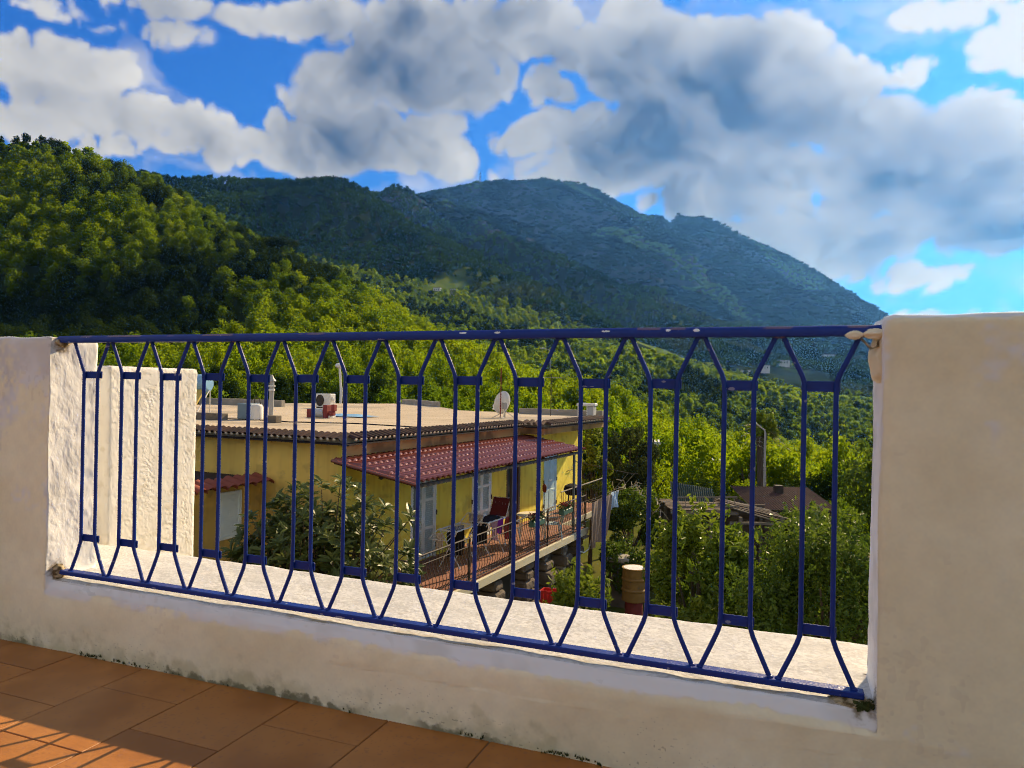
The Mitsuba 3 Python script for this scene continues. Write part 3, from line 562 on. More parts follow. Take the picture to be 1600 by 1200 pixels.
def crown(seed, n_leaf, size, blobs=14, h=1.0, shape='round'):
    """a crown of unit width: leaf clumps on uneven sub-crowns that reach out at different heights, with gaps between them"""
    rs = np.random.RandomState(seed)
    cs, rads = [], []
    lean = rs.normal(size=2) * .10
    kind = seed % 3                                   # broad, upright or ragged
    for k in range(blobs):
        u = rs.uniform(0.0, 1.0); a = rs.uniform(0, 6.283) + k * 2.4
        prof = [math.sin(math.pi * min(1, u * .80 + .20)) ** .7, math.sin(math.pi * min(1, u * .72 + .26)) ** .9 * .8, math.sin(math.pi * min(1, u * .75 + .24)) * rs.uniform(.5, 1.25)][kind]
        w = prof * rs.uniform(.35, 1.0)
        if shape == 'flat': u = u * .30 + .45; w = rs.uniform(.2, 1.0)
        cs.append((w * math.cos(a) * .42 + lean[0] * u, w * math.sin(a) * .42 + lean[1] * u, (u * .86 + .08) * h)); rads.append(rs.uniform(.08, .19))
    cs, rads = np.array(cs), np.array(rads)
    which = rs.choice(blobs, n_leaf, p=rads ** 2 / (rads ** 2).sum())
    d = rs.normal(size=(n_leaf, 3)); d[:, 2] = d[:, 2] * .9 + .2; d /= np.linalg.norm(d, axis=1, keepdims=True)
    pos = cs[which] + d * (rads[which] * rs.uniform(.45, 1.20, n_leaf))[:, None] * np.array([1, 1, .85 if shape == 'flat' else 1.15])
    nor = d + rs.normal(size=d.shape) * .6
    return leaf_cards(pos, nor, size * rs.uniform(.55, 1.4, n_leaf), rs)

# ---- the woods: where trees stand and show
rs = np.random.RandomState(21)
def scatter(d0, d1, spacing, az0=-59, az1=17):
    xs = np.arange(-d1, d1, spacing); ys = np.arange(0, d1, spacing)
    gx, gy = np.meshgrid(xs, ys); gx = gx + rs.uniform(-.48, .48, gx.shape) * spacing; gy = gy + rs.uniform(-.48, .48, gy.shape) * spacing
    d = np.hypot(gx - 2.5, gy + 2); a = np.degrees(np.arctan2(gx - 2.5, gy + 2))
    ok = (d >= d0) & (d < d1) & (a > az0) & (a < az1)
    return gx[ok], gy[ok]
zone = [scatter(46, 95, 3.5), scatter(95, 190, 4.1), scatter(190, 330, 4.6), scatter(330, 620, 7.0), scatter(620, 1250, 9.0), scatter(1250, 2500, 11.0)]
heights = [(3.2, 5.6), (4.2, 7.0), (4.4, 7.4), (5.5, 8.5), (6, 9.5), (7, 9)]
TX_ = np.concatenate([z[0] for z in zone]); TY_ = np.concatenate([z[1] for z in zone])
TH = np.concatenate([rs.uniform(h[0], h[1], len(z[0])) for h, z in zip(heights, zone)])
TZ_ = ground_z(TX_, TY_)
D_ = np.hypot(TX_ - 2.5, TY_ + 2); A_ = np.degrees(np.arctan2(TX_ - 2.5, TY_ + 2))
field_like = meshkit.fbm(np.stack([TX_ / 90, TY_ / 90, TX_ * 0 + 8], -1), 3, 0)
keep = np.ones(len(TX_), bool)
meadow = meshkit.fbm(np.stack([TX_ / 120, TY_ / 120, TX_ * 0 + 2], -1), 3, 40)
keep &= ~((D_ > 520) & (D_ < 1200) & (TZ_ < 80) & (A_ > -12) & (meadow > 0.66))
CLEAR = np.array([(-275.2, 533.0), (-276, 562), (42.5, 1149), (75, 1122), (-29, 744), (-44, 700), (-15, 902), (-41, 421)])
for cx, cy in CLEAR: keep &= np.hypot(TX_ - cx, (TY_ - cy) * .5) > 13
# hidden ones are left out: elevation of the top against what stands nearer on the same bearing
ga, gr = np.arange(-60, 18, 0.2), np.geomspace(30, 3000, 240)
GA, GR = np.meshgrid(np.radians(ga), gr, indexing='ij')
GZ = ground_z(2.5 + GR * np.sin(GA), -2 + GR * np.cos(GA)) + np.clip(GR / 30, 0, 4)
run = np.maximum.accumulate((GZ - CAM[2]) / GR, 1)
bi = np.clip(((A_ + 60) / .2).astype(int), 0, len(ga) - 1); bj = np.clip(np.searchsorted(gr, D_ * .97) - 1, 0, len(gr) - 1)
top = (TZ_ + TH - CAM[2]) / D_
keep &= top > run[bi, bj] - 0.025
keep &= top > -0.17
TX_, TY_, TZ_, TH, D_, A_ = [v[keep] for v in (TX_, TY_, TZ_, TH, D_, A_)]
order = np.argsort(-TH / D_)
flank_shade = np.clip((218 - D_) / 45, 0, 1) * np.clip((-98 - TX_) / 50, 0, 1) * np.clip((D_ - 70) / 20, 0, 1)     # shade of the steep lower flank, painted by choosing darker crowns
tone = -0.42 * flank_shade + 0.10 * np.clip((A_ + 27) / 6, 0, 1) * np.clip((300 - D_) / 60, 0, 1) + meshkit.fbm(np.stack([TX_ / 45, TY_ / 45, TX_ * 0], -1), 3, 77) * .75 + rs.rand(len(TX_)) * .25
VAR, FINE = {}, {}
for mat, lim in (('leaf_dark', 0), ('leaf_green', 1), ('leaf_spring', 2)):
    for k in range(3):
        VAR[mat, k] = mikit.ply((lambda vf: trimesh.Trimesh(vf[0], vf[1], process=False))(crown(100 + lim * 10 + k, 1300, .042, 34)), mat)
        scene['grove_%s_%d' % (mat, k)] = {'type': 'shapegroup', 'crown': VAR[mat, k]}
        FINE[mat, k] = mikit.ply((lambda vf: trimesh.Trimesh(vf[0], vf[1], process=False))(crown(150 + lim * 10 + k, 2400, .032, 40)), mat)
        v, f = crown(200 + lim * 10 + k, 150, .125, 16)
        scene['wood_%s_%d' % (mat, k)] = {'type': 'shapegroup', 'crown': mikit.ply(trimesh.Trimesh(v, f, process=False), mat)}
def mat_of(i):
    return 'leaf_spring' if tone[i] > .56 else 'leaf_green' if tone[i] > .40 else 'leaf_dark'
trunk_ply = mikit.ply(cat(tube([(0, 0, -.15), (.01, 0, .2), (-.015, .01, .45), (0, 0, .7)], [.035, .028, .02, .008], 7), tube([(0, 0, .3), (.12, .05, .5), (.2, .08, .62)], [.016, .012, .005], 5), tube([(0, 0, .35), (-.1, .1, .52), (-.16, .14, .66)], [.014, .01, .005], 5)), None, 40)
n_single = 0
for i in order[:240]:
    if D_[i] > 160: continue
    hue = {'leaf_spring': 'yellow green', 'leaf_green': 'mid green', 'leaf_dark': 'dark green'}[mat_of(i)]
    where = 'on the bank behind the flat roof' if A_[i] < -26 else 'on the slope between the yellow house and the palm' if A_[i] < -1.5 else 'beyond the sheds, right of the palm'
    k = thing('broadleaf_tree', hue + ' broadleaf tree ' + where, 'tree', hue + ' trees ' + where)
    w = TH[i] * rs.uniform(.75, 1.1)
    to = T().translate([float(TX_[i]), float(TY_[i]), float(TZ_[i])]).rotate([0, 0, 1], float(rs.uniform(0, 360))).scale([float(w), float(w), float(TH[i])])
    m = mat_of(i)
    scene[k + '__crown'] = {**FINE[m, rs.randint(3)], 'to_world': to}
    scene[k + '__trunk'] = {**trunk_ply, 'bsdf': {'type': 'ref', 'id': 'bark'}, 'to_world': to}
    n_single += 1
done = set(order[:240][D_[order[:240]] <= 160].tolist())
count = {'g': 0, 'w': 0}
far_v, mid_v = [], []
fv, ff = crown(300, 30, .28, 10)
ball = trimesh.creation.icosphere(0)                        # on the mountain a crown is a few pixels
bv, bf = np.array(ball.vertices) * [.72, .72, .42] + [0, 0, .35], np.array(ball.faces)
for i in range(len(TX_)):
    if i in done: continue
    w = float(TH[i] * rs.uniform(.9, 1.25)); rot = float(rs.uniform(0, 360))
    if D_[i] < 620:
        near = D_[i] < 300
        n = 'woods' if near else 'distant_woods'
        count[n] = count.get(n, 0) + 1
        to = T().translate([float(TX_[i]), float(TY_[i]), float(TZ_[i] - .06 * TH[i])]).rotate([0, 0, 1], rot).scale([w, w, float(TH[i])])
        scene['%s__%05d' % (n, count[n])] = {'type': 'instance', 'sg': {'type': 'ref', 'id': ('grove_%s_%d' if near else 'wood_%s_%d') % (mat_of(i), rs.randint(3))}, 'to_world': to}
    else:
        c, s = math.cos(rot), math.sin(rot)
        mid = D_[i] < 1300
        (mid_v if mid else far_v).append(((fv if mid else bv * (.75 + .5 * rs.rand(len(bv), 1))) * np.array([w * 1.15, w * 1.15, TH[i]])) @ np.array([[c, s, 0], [-s, c, 0], [0, 0, 1]]) + [TX_[i], TY_[i], TZ_[i] - .1 * TH[i]])
labels['woods'] = {'label': 'bright green wood covering the near hillside', 'category': 'wood', 'kind': 'stuff'}
labels['distant_woods'] = {'label': 'woods on the valley slopes beyond the near hill', 'category': 'wood', 'kind': 'stuff'}
thing('mountain_forest', 'dark forest covering the far mountain', 'forest', kind='stuff')
nf = len(far_v)
thing('ridge_forest', 'green forest covering the lower ridge before the mountain', 'forest', kind='stuff')
put('ridge_forest', trimesh.Trimesh(np.concatenate(mid_v), (ff[None] + (np.arange(len(mid_v)) * len(fv))[:, None, None]).reshape(-1, 3), process=False), 'leaf_ridge')
put('mountain_forest', trimesh.Trimesh(np.concatenate(far_v), (bf[None] + (np.arange(nf) * len(bv))[:, None, None]).reshape(-1, 3), process=False), 'leaf_far', True)
print_ = ('trees', len(TX_), 'single', n_single, count, 'far', nf)

# ------------------------------------------------------------------ the flat-roofed yellow house (local frame: x out of the long side, y along it, z as in the world)
HO, HROT = np.array([-6.1, 10.76, 0.0]), -4.3
HT = T().translate(HO.tolist()).rotate([0, 0, 1], HROT)
_ca, _sa = math.cos(math.radians(4.3)), math.sin(math.radians(4.3))
def house_xy(p):                     # world -> local, for materials
    x, y = p.x - HO[0], p.y - HO[1]
    return x * _ca - y * _sa, x * _sa + y * _ca
def wall_colour(p, n, uv):
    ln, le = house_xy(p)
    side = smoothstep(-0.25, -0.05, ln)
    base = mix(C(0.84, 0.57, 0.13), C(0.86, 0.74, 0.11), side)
    a = fbm(le * 1.5 + ln * 1.5, p.z * 1.5, 0, 4)
    c = base * (0.82 + 0.34 * a)
    streak = smoothstep(0.5, 0.75, fbm((ln + le) * 7, p.z * 0.7, 3, 4))
    c = mix(c, c * C(0.62, 0.52, 0.45), streak * 0.22)
    damp = smoothstep(0.15, -0.35, p.z + 1.15 + (fbm((ln + le) * 2.2, p.z * 2, 2, 4) - .5) * 0.8) * (1 - side)
    c = mix(c, C(0.24, 0.15, 0.05), damp * 0.5)
    return mix(c, C(0.16, 0.12, 0.06), smoothstep(0.62, 0.78, fbm((ln + le) * 3, p.z * 4, 8, 4)) * 0.25)
rough('yellow_wall', wall_colour, 0.92, 0.2, bump=lambda p, n, uv: surf(p, n, 14, 3), height=0.006)
def band_colour(p, n, uv):
    ln, le = house_xy(p)
    c = mix(C(0.56, 0.33, 0.12), C(0.66, 0.45, 0.20), fbm(le * 1.3, ln * 1.3, p.z * 3, 3))
    s = smoothstep(-0.18, -0.42, p.z + (fbm(le * 3.5, ln * 3, 1, 4) - .5) * 0.42)
    return mix(c, C(0.20, 0.125, 0.06), s * smoothstep(0.35, 0.6, fbm(le * .8, ln, 5, 3)) * 0.85)
rough('cornice_band', band_colour, 0.92, 0.2, bump=lambda p, n, uv: fbm(p.x * 14, p.y * 14, p.z * 14, 3), height=0.004)
def roof_colour(p, n, uv):
    ln, le = house_xy(p)
    c = mix(C(0.36, 0.285, 0.185), C(0.48, 0.395, 0.27), fbm(ln * .7, le * .7, 0, 4))
    seam = smoothstep(0.035, 0.012, dr.abs(le / 1.05 - dr.floor(le / 1.05) - .5 + 0.02 * noise(ln, le, 1)))
    c = mix(c, C(0.16, 0.12, 0.08), seam * 0.75)
    pond = smoothstep(0.62, 0.70, fbm(ln * .35 + 4, le * .5, 3, 4))
    return mix(c, C(0.22, 0.19, 0.14), pond * 0.6)
rough('roof_felt', roof_colour, 0.8, 0.35)
for k, (a, b) in enumerate([((0.026, 0.014, 0.012), (0.050, 0.027, 0.022)), ((0.018, 0.013, 0.012), (0.036, 0.023, 0.020)), ((0.038, 0.018, 0.014), (0.070, 0.037, 0.028))]):
    rough('roof_tile_%d' % k, lambda p, n, uv, a=a, b=b: mix(C(*a), C(*b), fbm(p.x * 12, p.y * 12, p.z * 12, 3)), 0.85)
rough('annex_tile', lambda p, n, uv: mix(C(0.20, 0.045, 0.028), C(0.28, 0.085, 0.05), fbm(p.x * 9, p.y * 9, p.z * 9, 3)), 0.8)
rough('mortar_pale', lambda p, n, uv: mix(C(0.45, 0.39, 0.29), C(0.62, 0.55, 0.43), fbm(p.x * 30, p.y * 30, p.z * 30, 2)), 0.95)
rough('canopy_red', lambda p, n, uv: mix(C(0.15, 0.032, 0.022), C(0.22, 0.060, 0.040), fbm(p.x * 3, p.y * 3, p.z, 3)), 0.32, 0.6)
rough('dark_metal', lambda p, n, uv: mix(C(0.022, 0.020, 0.018), C(0.06, 0.045, 0.035), fbm(p.x * 8, p.y * 8, p.z * 8, 3)), 0.55)
rough('teal_post', lambda p, n, uv: mix(C(0.05, 0.075, 0.085), C(0.10, 0.13, 0.14), fbm(p.x * 8, p.y * 8, p.z * 4, 3)), 0.5)
rough('white_shutter', lambda p, n, uv: mix(C(0.68, 0.76, 0.75), C(0.76, 0.82, 0.80), fbm(p.x * 4, p.y * 4, p.z * 4, 3)), 0.5)
rough('shutter_slats', lambda p, n, uv: mix(C(0.42, 0.52, 0.52), C(0.52, 0.61, 0.60), fbm(p.x * 4, p.y * 4, p.z * 4, 3)), 0.5)
rough('pale_blue_door', lambda p, n, uv: mix(C(0.36, 0.55, 0.62), C(0.44, 0.62, 0.68), fbm(p.x * 4, p.y * 4, p.z * 4, 3)), 0.5)
rough('concrete', lambda p, n, uv: mix(C(0.20, 0.19, 0.165), C(0.40, 0.37, 0.31), fbm(p.x * 3, p.y * 3, p.z * 3, 5)), 0.95, bump=lambda p, n, uv: fbm(p.x * 20, p.y * 20, p.z * 20, 3), height=0.008)
rough('slab_edge', lambda p, n, uv: mix(C(0.42, 0.40, 0.29), C(0.55, 0.53, 0.40), fbm(p.x * 2, p.y * 2, p.z * 5, 4)), 0.9)
def balcony_floor(p, n, uv):
    ln, le = house_xy(p)
    g = smoothstep(0.47, 0.49, dr.maximum(dr.abs(ln / .2 - dr.floor(ln / .2) - .5), dr.abs(le / .2 - dr.floor(le / .2) - .5)))
    return mix(mix(C(0.20, 0.085, 0.055), C(0.27, 0.125, 0.085), cell_rand(dr.floor(ln / .2), dr.floor(le / .2), 2)), C(0.2, 0.13, 0.09), g)
rough('balcony_tiles', balcony_floor, 0.6)
rough('dark_glass', (0.012, 0.03, 0.036), 0.08, 0.6)
rough('brown_frame', (0.09, 0.05, 0.03), 0.5)

H = thing('flat_roof_house', 'yellow house with a flat roof, terracotta eaves and a red canopy over its balcony', 'house')
FZ = -3.22
doors = [(2.44, 3.57), (5.41, 6.55), (7.54, 8.48), (10.33, 11.45)]
body = manifold(box(-16, 0, 0, 14.0, -3.42, -0.22))
for a, b in doors: body -= manifold(box(-0.14, 0.5, a, b, FZ, -1.0))
bm = body.to_mesh()
part(H, 'wall', trimesh.Trimesh(bm.vert_properties[:, :3], bm.tri_verts, process=False), 'yellow_wall', to=HT)
part(H, 'cornice', cat(box(0.003, 0.055, -0.055, 8.40, -0.47, -0.22), box(0.0, 0.80, 8.40, 14.05, -0.44, -0.22)), 'cornice_band', to=HT, label='orange stained band under the eaves')
Pg = __import__('shapely.geometry', fromlist=['Polygon']).Polygon
slab = trimesh.creation.extrude_polygon(Pg([(-16, -0.06), (0.06, -0.06), (0.06, 8.36), (0.84, 8.36), (0.84, 14.1), (-6, 15.2), (-9, 18.5), (-13.5, 22.0), (-18, 16), (-16, 4)]), 0.17, engine='earcut')
slab.apply_translation((0, 0, -0.22))
part(H, 'roof', slab, 'roof_felt', to=HT)
part(H, 'roof_kerb', cat(box(-18.2, -13.2, 12.2, 12.4, -0.05, 0.24), trimesh.creation.box((5.5, .2, .28)).apply_transform(trimesh.transformations.rotation_matrix(math.radians(-38), [0, 0, 1])).apply_translation((-11.3, 20.2, .07)),
     box(-2.6, 0.8, 13.85, 14.05, -0.05, 0.17)), 'concrete', to=HT)
# barrel tiles along the eaves
def barrel(l, r0, r1, seg=6):
    ang = np.linspace(0, math.pi, seg + 1)
    rows = []
    for y, r in ((0, r0), (l, r1)):
        rows.append(np.stack([np.cos(ang) * r, np.full(seg + 1, y), np.sin(ang) * r * .8], 1))
    v = np.vstack(rows); k = seg + 1
    i = np.arange(seg)
    f = np.vstack([np.stack([i, i + 1, i + 1 + k], 1), np.stack([i, i + 1 + k, i + k], 1)])
    return thicken(trimesh.Trimesh(v, f, process=False), 0.014)
tile_ply = mikit.ply(barrel(0.34, 0.062, 0.074), None, 40)
plug = trimesh.creation.icosphere(1)
plug.vertices = np.array(plug.vertices) * [.042, .018, .030]
plugs = []
def eave(p0, p1, out_deg, pitch=0.165, z=-0.045, mats=('roof_tile_0', 'roof_tile_1', 'roof_tile_2'), parent=H, ply_=tile_ply, name='eave_tile', dot=True):
    p0, p1 = np.array(p0, float), np.array(p1, float)
    n = int(np.linalg.norm(p1 - p0) / pitch)
    rg = random.Random(int(abs(p0[0] * 7 + p0[1] * 13 + 5)))
    for k in range(n):
        q = p0 + (p1 - p0) * (k + .5) / n
        local = T().translate([q[0], q[1], z + rg.uniform(-.006, .006)]).rotate([0, 0, 1], out_deg + rg.uniform(-2, 2)).rotate([1, 0, 0], -17).translate([0, -0.10, -0.03])
        part(parent, name, ply_, rg.choice(mats), to=HT @ local)
        if dot:
            d = T().translate([q[0], q[1], z]).rotate([0, 0, 1], out_deg).rotate([1, 0, 0], -17).translate([pitch / 2, 0.235, -0.012])
            m = plug.copy(); m.apply_transform(np.array(d.matrix, float)); plugs.append(m)
eave((-9.0, -0.06), (0.10, -0.06), 180)
eave((0.06, -0.02), (0.06, 8.3), -90)
eave((0.12, 8.36), (0.9, 8.36), 180)
eave((0.84, 8.42), (0.84, 14.1), -90)
part(H, 'eave_mortar', cat(*plugs), 'mortar_pale', to=HT, kind='stuff')
part(H, 'eave_board', cat(box(-16, 0.3, -0.26, -0.065, -0.235, -0.205), box(0.062, 0.27, -0.26, 8.2, -0.233, -0.203), box(0.842, 1.04, 8.16, 14.1, -0.235, -0.205), box(0.3, 1.04, 8.16, 8.35, -0.233, -0.203)), 'roof_tile_1', to=HT)
# canopy of sheet tiles
def canopy(Y, X):
    w = np.abs(np.sin(Y / 0.20 * math.pi)) * 2 - 1
    z = -0.50 - 0.165 * X + 0.030 * w + 0.034 * ((X / 0.34) % 1.0)
    return np.stack([X, Y, z], -1)
xs = np.sort(np.concatenate([np.arange(0.012, 2.05, 0.34 / 3), np.arange(0.34, 2.05, 0.34) - 0.002]))
ys = np.linspace(-0.40, 8.80, 46 * 8 + 1)
cm = grid_mesh(ys, xs, canopy)
cm = trimesh.Trimesh(cm.vertices, cm.faces[:, ::-1], process=False)
part(H, 'canopy', thicken(cm, 0.006), 'canopy_red', 25, to=HT, label='red corrugated canopy over the balcony')
part(H, 'canopy_edge', tube([(0.01, -0.43, -0.53), (2.05, -0.43, -0.87)], 0.035, 6), 'canopy_red', to=HT)
part(H, 'canopy_beam', cat(box(1.93, 1.99, -0.40, 8.70, -0.945, -0.875), *[tube([(0.02, y, -0.58), (1.96, y, -0.90)], 0.025, 6) for y in (-.35, 1.9, 3.8, 5.9, 8.0)]), 'dark_metal', to=HT)
for y in (-0.36, 3.8, 8.0):
    part(H, 'post', rbox(1.93, 1.99, y - .03, y + .03, FZ - .02, -0.945, .006), 'teal_post' if y != 3.8 else 'dark_metal', to=HT)
# doors
def shutter_leaf(y0, y1, z0, z1, x=0.02, panels=3, slats=True):
    st = 0.07
    ms = [rbox(x, x + .04, y0, y0 + st, z0, z1, .005), rbox(x, x + .04, y1 - st, y1, z0, z1, .005)]
    zs = np.linspace(z0, z1 - st, panels + 1)
    for z in zs: ms.append(rbox(x + .001, x + .039, y0 + st, y1 - st, z, z + st, .005))
    sl = []
    for a, b in zip(zs[:-1], zs[1:]):
        n = max(2, int((b - a - st) / 0.045))
        for k in range(n):
            zc = a + st + (b - a - st) * (k + .5) / n
            m = box(-.018, .018, y0 + st - .004, y1 - st + .004, -.004, .004)
            m.apply_transform(trimesh.transformations.rotation_matrix(math.radians(48), [0, 1, 0])); m.apply_translation((x + .02, 0, zc)); sl.append(m)
    if not slats: sl = [box(x + .012, x + .028, y0 + st, y1 - st, z0 + st, z1 - st)]
    return cat(*ms), cat(*sl)
for (a, b), mat in zip([doors[0], doors[1], doors[3]], ('white_shutter', 'white_shutter', 'pale_blue_door')):
    d = key_for(H + '__door')
    put(d, cat(box(-.10, .012, a, a + .05, FZ, -1.0), box(-.10, .012, b - .05, b, FZ, -1.0), box(-.10, .012, a + .05, b - .05, -1.05, -1.0), box(-.13, -.10, a, b, FZ, -1.0)), mat, to=HT)
    mid = (a + b) / 2
    for y0, y1 in ((a + .055, mid - .004), (mid + .004, b - .055)):
        leaf, sl = shutter_leaf(y0, y1, FZ + .02, -1.06, -.035, slats=mat == 'white_shutter')
        lk = key_for(d + '__leaf')
        put(lk, leaf, mat, to=HT)
        part(H, 'shutter_slats', sl, 'shutter_slats' if mat == 'white_shutter' else mat, to=HT, kind='stuff')
    for y in (a, b):
        for z in (-1.4, -2.2, -3.0): put(key_for(d + '__hinge'), box(.012, .03, y - .02, y + .02, z, z + .12), 'dark_metal', to=HT)
    if mat == 'pale_blue_door': put(key_for(d + '__latch'), box(.0, .03, mid - .12, mid + .12, -2.16, -2.11), 'white_shutter', to=HT)
d = key_for(H + '__door')
a, b = doors[2]
put(d, cat(box(-.10, .012, a, a + .09, FZ, -1.0), box(-.10, .012, b - .13, b, FZ, -1.0), box(-.10, .012, a + .09, b - .13, -1.07, -1.0), box(-.08, -.02, (a + b) / 2 - .05, (a + b) / 2 + .03, FZ, -1.07)), 'brown_frame', to=HT)
put(d + '__pane', box(-.07, -.06, a + .09, b - .13, FZ + .02, -1.07), 'dark_glass', to=HT)
labels[d] = {'label': 'dark glazed door in a brown frame'}
part(H, 'vent_grille', cat(lathe([(0, 0), (.11, 0), (.11, .02), (.085, .028), (0, .028)], 20).apply_transform(trimesh.transformations.rotation_matrix(math.pi / 2, [0, 1, 0])).apply_translation((0, 1.25, -0.98)), *[box(.026, .036, 1.18, 1.32, z, z + .012) for z in (-1.03, -1.0, -.97, -.94)]), 'dark_metal', to=HT)
part(H, 'wall_hook', tube([(0.0, 12.4, -2.0), (.05, 12.5, -1.95), (.05, 12.7, -1.97), (.05, 12.9, -1.94)], .012, 6), 'dark_metal', to=HT)
# balcony
part(H, 'balcony_slab', cat(box(0.002, 2.08, -0.75, 9.0, -3.40, -3.224), box(0.002, 1.2, 9.0, 13.6, -3.40, -3.226)), 'slab_edge', to=HT)
part(H, 'balcony_floor', cat(box(0.004, 2.0, -0.7, 8.98, -3.224, FZ), box(0.004, 1.15, 8.98, 13.5, -3.226, FZ)), 'balcony_tiles', to=HT)
rough('dry_stone', lambda p, n, uv: mix(C(0.06, 0.05, 0.04), C(0.19, 0.16, 0.125), fbm(p.x * 4, p.y * 4, p.z * 4, 4)), 1.0, bump=lambda p, n, uv: fbm(p.x * 9, p.y * 9, p.z * 9, 4), height=0.05)
rs4 = np.random.RandomState(14)
for y in (1.2, 3.2, 5.0, 6.2, 7.6, 8.8):
    z = -6.6
    w = rs4.uniform(.42, .6)
    while z < -3.42:
        h = min(rs4.uniform(.22, .4), -3.404 - z)
        if h < .05: break
        m_ = rbox(1.75 - .24 + rs4.normal() * .03, 1.75 + .24 + rs4.normal() * .03, y - w / 2 + rs4.normal() * .05, y + w / 2 + rs4.normal() * .05, z + .012, z + h - .012, .05)
        part(H, 'pier__stone', m_, 'dry_stone', to=HT @ T().rotate([0, 0, 1], float(rs4.normal() * .8)))
        z += h
part(H, 'pier', cat(*[box(1.62, 1.88, y - .1, y + .1, -6.6, -3.402) for y in (1.2, 3.2, 5.0, 6.2, 7.6, 8.8)]), 'concrete', to=HT)
rough('dark_base', lambda p, n, uv: mix(C(0.055, 0.05, 0.042), C(0.14, 0.125, 0.10), fbm(p.x * 2, p.y * 2, p.z * 2, 5)), 1.0, bump=lambda p, n, uv: fbm(p.x * 7, p.y * 7, p.z * 7, 4), height=0.03)  # mottled dark grey over the whole lower storey
part(H, 'lower_wall', box(-15.98, -0.02, 0.02, 13.98, -6.6, -3.421), 'dark_base', to=HT, label='dark lower wall under the balcony')
# annex on the short side, with its own eave
part(H, 'annex', box(-9, -2.3, -4.6, -0.003, -6.6, -1.16), 'yellow_wall', to=HT)
part(H, 'annex_roof', box(-9.1, -2.16, -4.7, -0.005, -1.158, -1.06), 'roof_tile_1', to=HT)
big_tile = mikit.ply(barrel(0.46, 0.105, 0.125), None, 40)
eave((-2.2, -4.6), (-2.2, -0.05), -90, 0.25, -1.03, ('annex_tile',), H, big_tile, 'annex_tile', False)
leaf, sl = shutter_leaf(-1.16, -0.55, -2.25, -1.27, -2.298, 1)
k = part(H, 'window', cat(leaf, box(-2.295, -2.285, -1.1, -.6, -2.2, -1.3)), 'white_shutter', to=HT)
put(k + '__louvre', sl, 'white_shutter', to=HT)

# balcony railing
BR = thing('balcony_railing', 'dark iron balcony railing with bellied bars under the red canopy', 'railing')
NB = 2.0
part(BR, 'top_rail', cat(tube([(NB, -0.72, FZ + .98), (NB, 8.9, FZ + .98)], 0.018, 6), tube([(NB, -0.72, FZ + .80), (NB, 8.9, FZ + .80)], 0.010, 6), tube([(0.02, -0.72, FZ + .98), (NB, -0.72, FZ + .98)], 0.018, 6)), 'dark_metal', to=HT)
part(BR, 'bottom_rail', cat(tube([(NB, -0.72, FZ + .08), (NB, 8.9, FZ + .08)], 0.014, 6), tube([(NB, -0.72, FZ + .17), (NB, 8.9, FZ + .17)], 0.010, 6)), 'dark_metal', to=HT)
bal = mikit.ply(tube([(0, 0, .08), (0.0, 0, .17), (.07, 0, .24), (.10, 0, .34), (.085, 0, .46), (.035, 0, .60), (0, 0, .74), (0, 0, .98)], .0075, 5), None, 40)
for k in range(76):
    part(BR, 'bar', bal, 'dark_metal', to=HT @ T().translate([NB, -0.66 + .126 * k, FZ]))
for y in (-0.72, 1.7, 6.0, 8.9):
    part(BR, 'post', rbox(NB - .02, NB + .02, y - .02, y + .02, FZ - .1, FZ + 1.0, .004), 'dark_metal', to=HT)
BR2 = thing('terrace_railing', 'grey iron railing beyond the hanging sheets, at the far end of the balcony', 'railing')
part(BR2, 'top_rail', tube([(1.12, 9.1, FZ + .98), (1.12, 13.5, FZ + 1.0)], .02, 6), 'concrete', to=HT)
for k in range(24): part(BR2, 'bar', mikit.ply(tube([(0, 0, 0), (0, 0, .98)], .008, 5), None) if k == 0 else scene[BR2 + '__bar'], 'dark_metal', to=HT @ T().translate([1.12, 9.15 + .19 * k, FZ]))

# ------------------------------------------------------------------ things on the roof
def plain(name, c, roughness=0.5, spec=0.4, vary=0.12, scale=6.0, metallic=0.0):
    rough(name, lambda p, n, uv: C(*c) * (1 - vary + 2 * vary * fbm(p.x * scale, p.y * scale, p.z * scale, 4)), roughness, spec, metallic=metallic)
plain('white_plastic', (0.68, 0.68, 0.64), 0.4)
plain('grey_plastic', (0.42, 0.43, 0.42), 0.5)
plain('blue_grey_sheet', (0.16, 0.23, 0.27), 0.5)
plain('red_brown', (0.20, 0.032, 0.028), 0.7)
plain('galvanised', (0.36, 0.36, 0.34), 0.45)
plain('block', (0.17, 0.145, 0.11), 0.95, 0.2, 0.35, 9)
plain('sky_blue', (0.20, 0.38, 0.55), 0.4)
plain('tank_yellow', (0.48, 0.36, 0.08), 0.5)
RZ = -0.05
def at_house(n, e, z=RZ, rot=0): return HT @ T().translate([n, e, z]).rotate([0, 0, 1], rot)
t = thing('concrete_block_row', 'grey concrete block lying at the left edge of the flat roof', 'block')
to = at_house(-6.75, 2.55)
put(t, rbox(-.62, .60, -.12, .12, 0.0, .19, .012), 'block', to=to)
t = thing('concrete_block', 'short grey concrete block beside the boxy blue grey tank on the roof', 'block')
put(t, rbox(-.19, .19, -.11, .11, 0.0, .19, .012), 'block', to=at_house(-4.45, 2.6))
t = thing('roof_tank', 'boxy blue grey tank with black pipes standing on the flat roof', 'tank')
to = at_house(-6.0, 3.3)
part(t, 'body', rbox(-.26, .24, -.22, .22, 0.02, .46, .02), 'blue_grey_sheet', to=to)
part(t, 'drum', lathe([(0, 0), (.17, 0), (.18, .03), (.18, .36), (.15, .41), (.05, .43), (0, .43)], 20, (.30, -.05, .02)), 'white_plastic', 40, to=to)
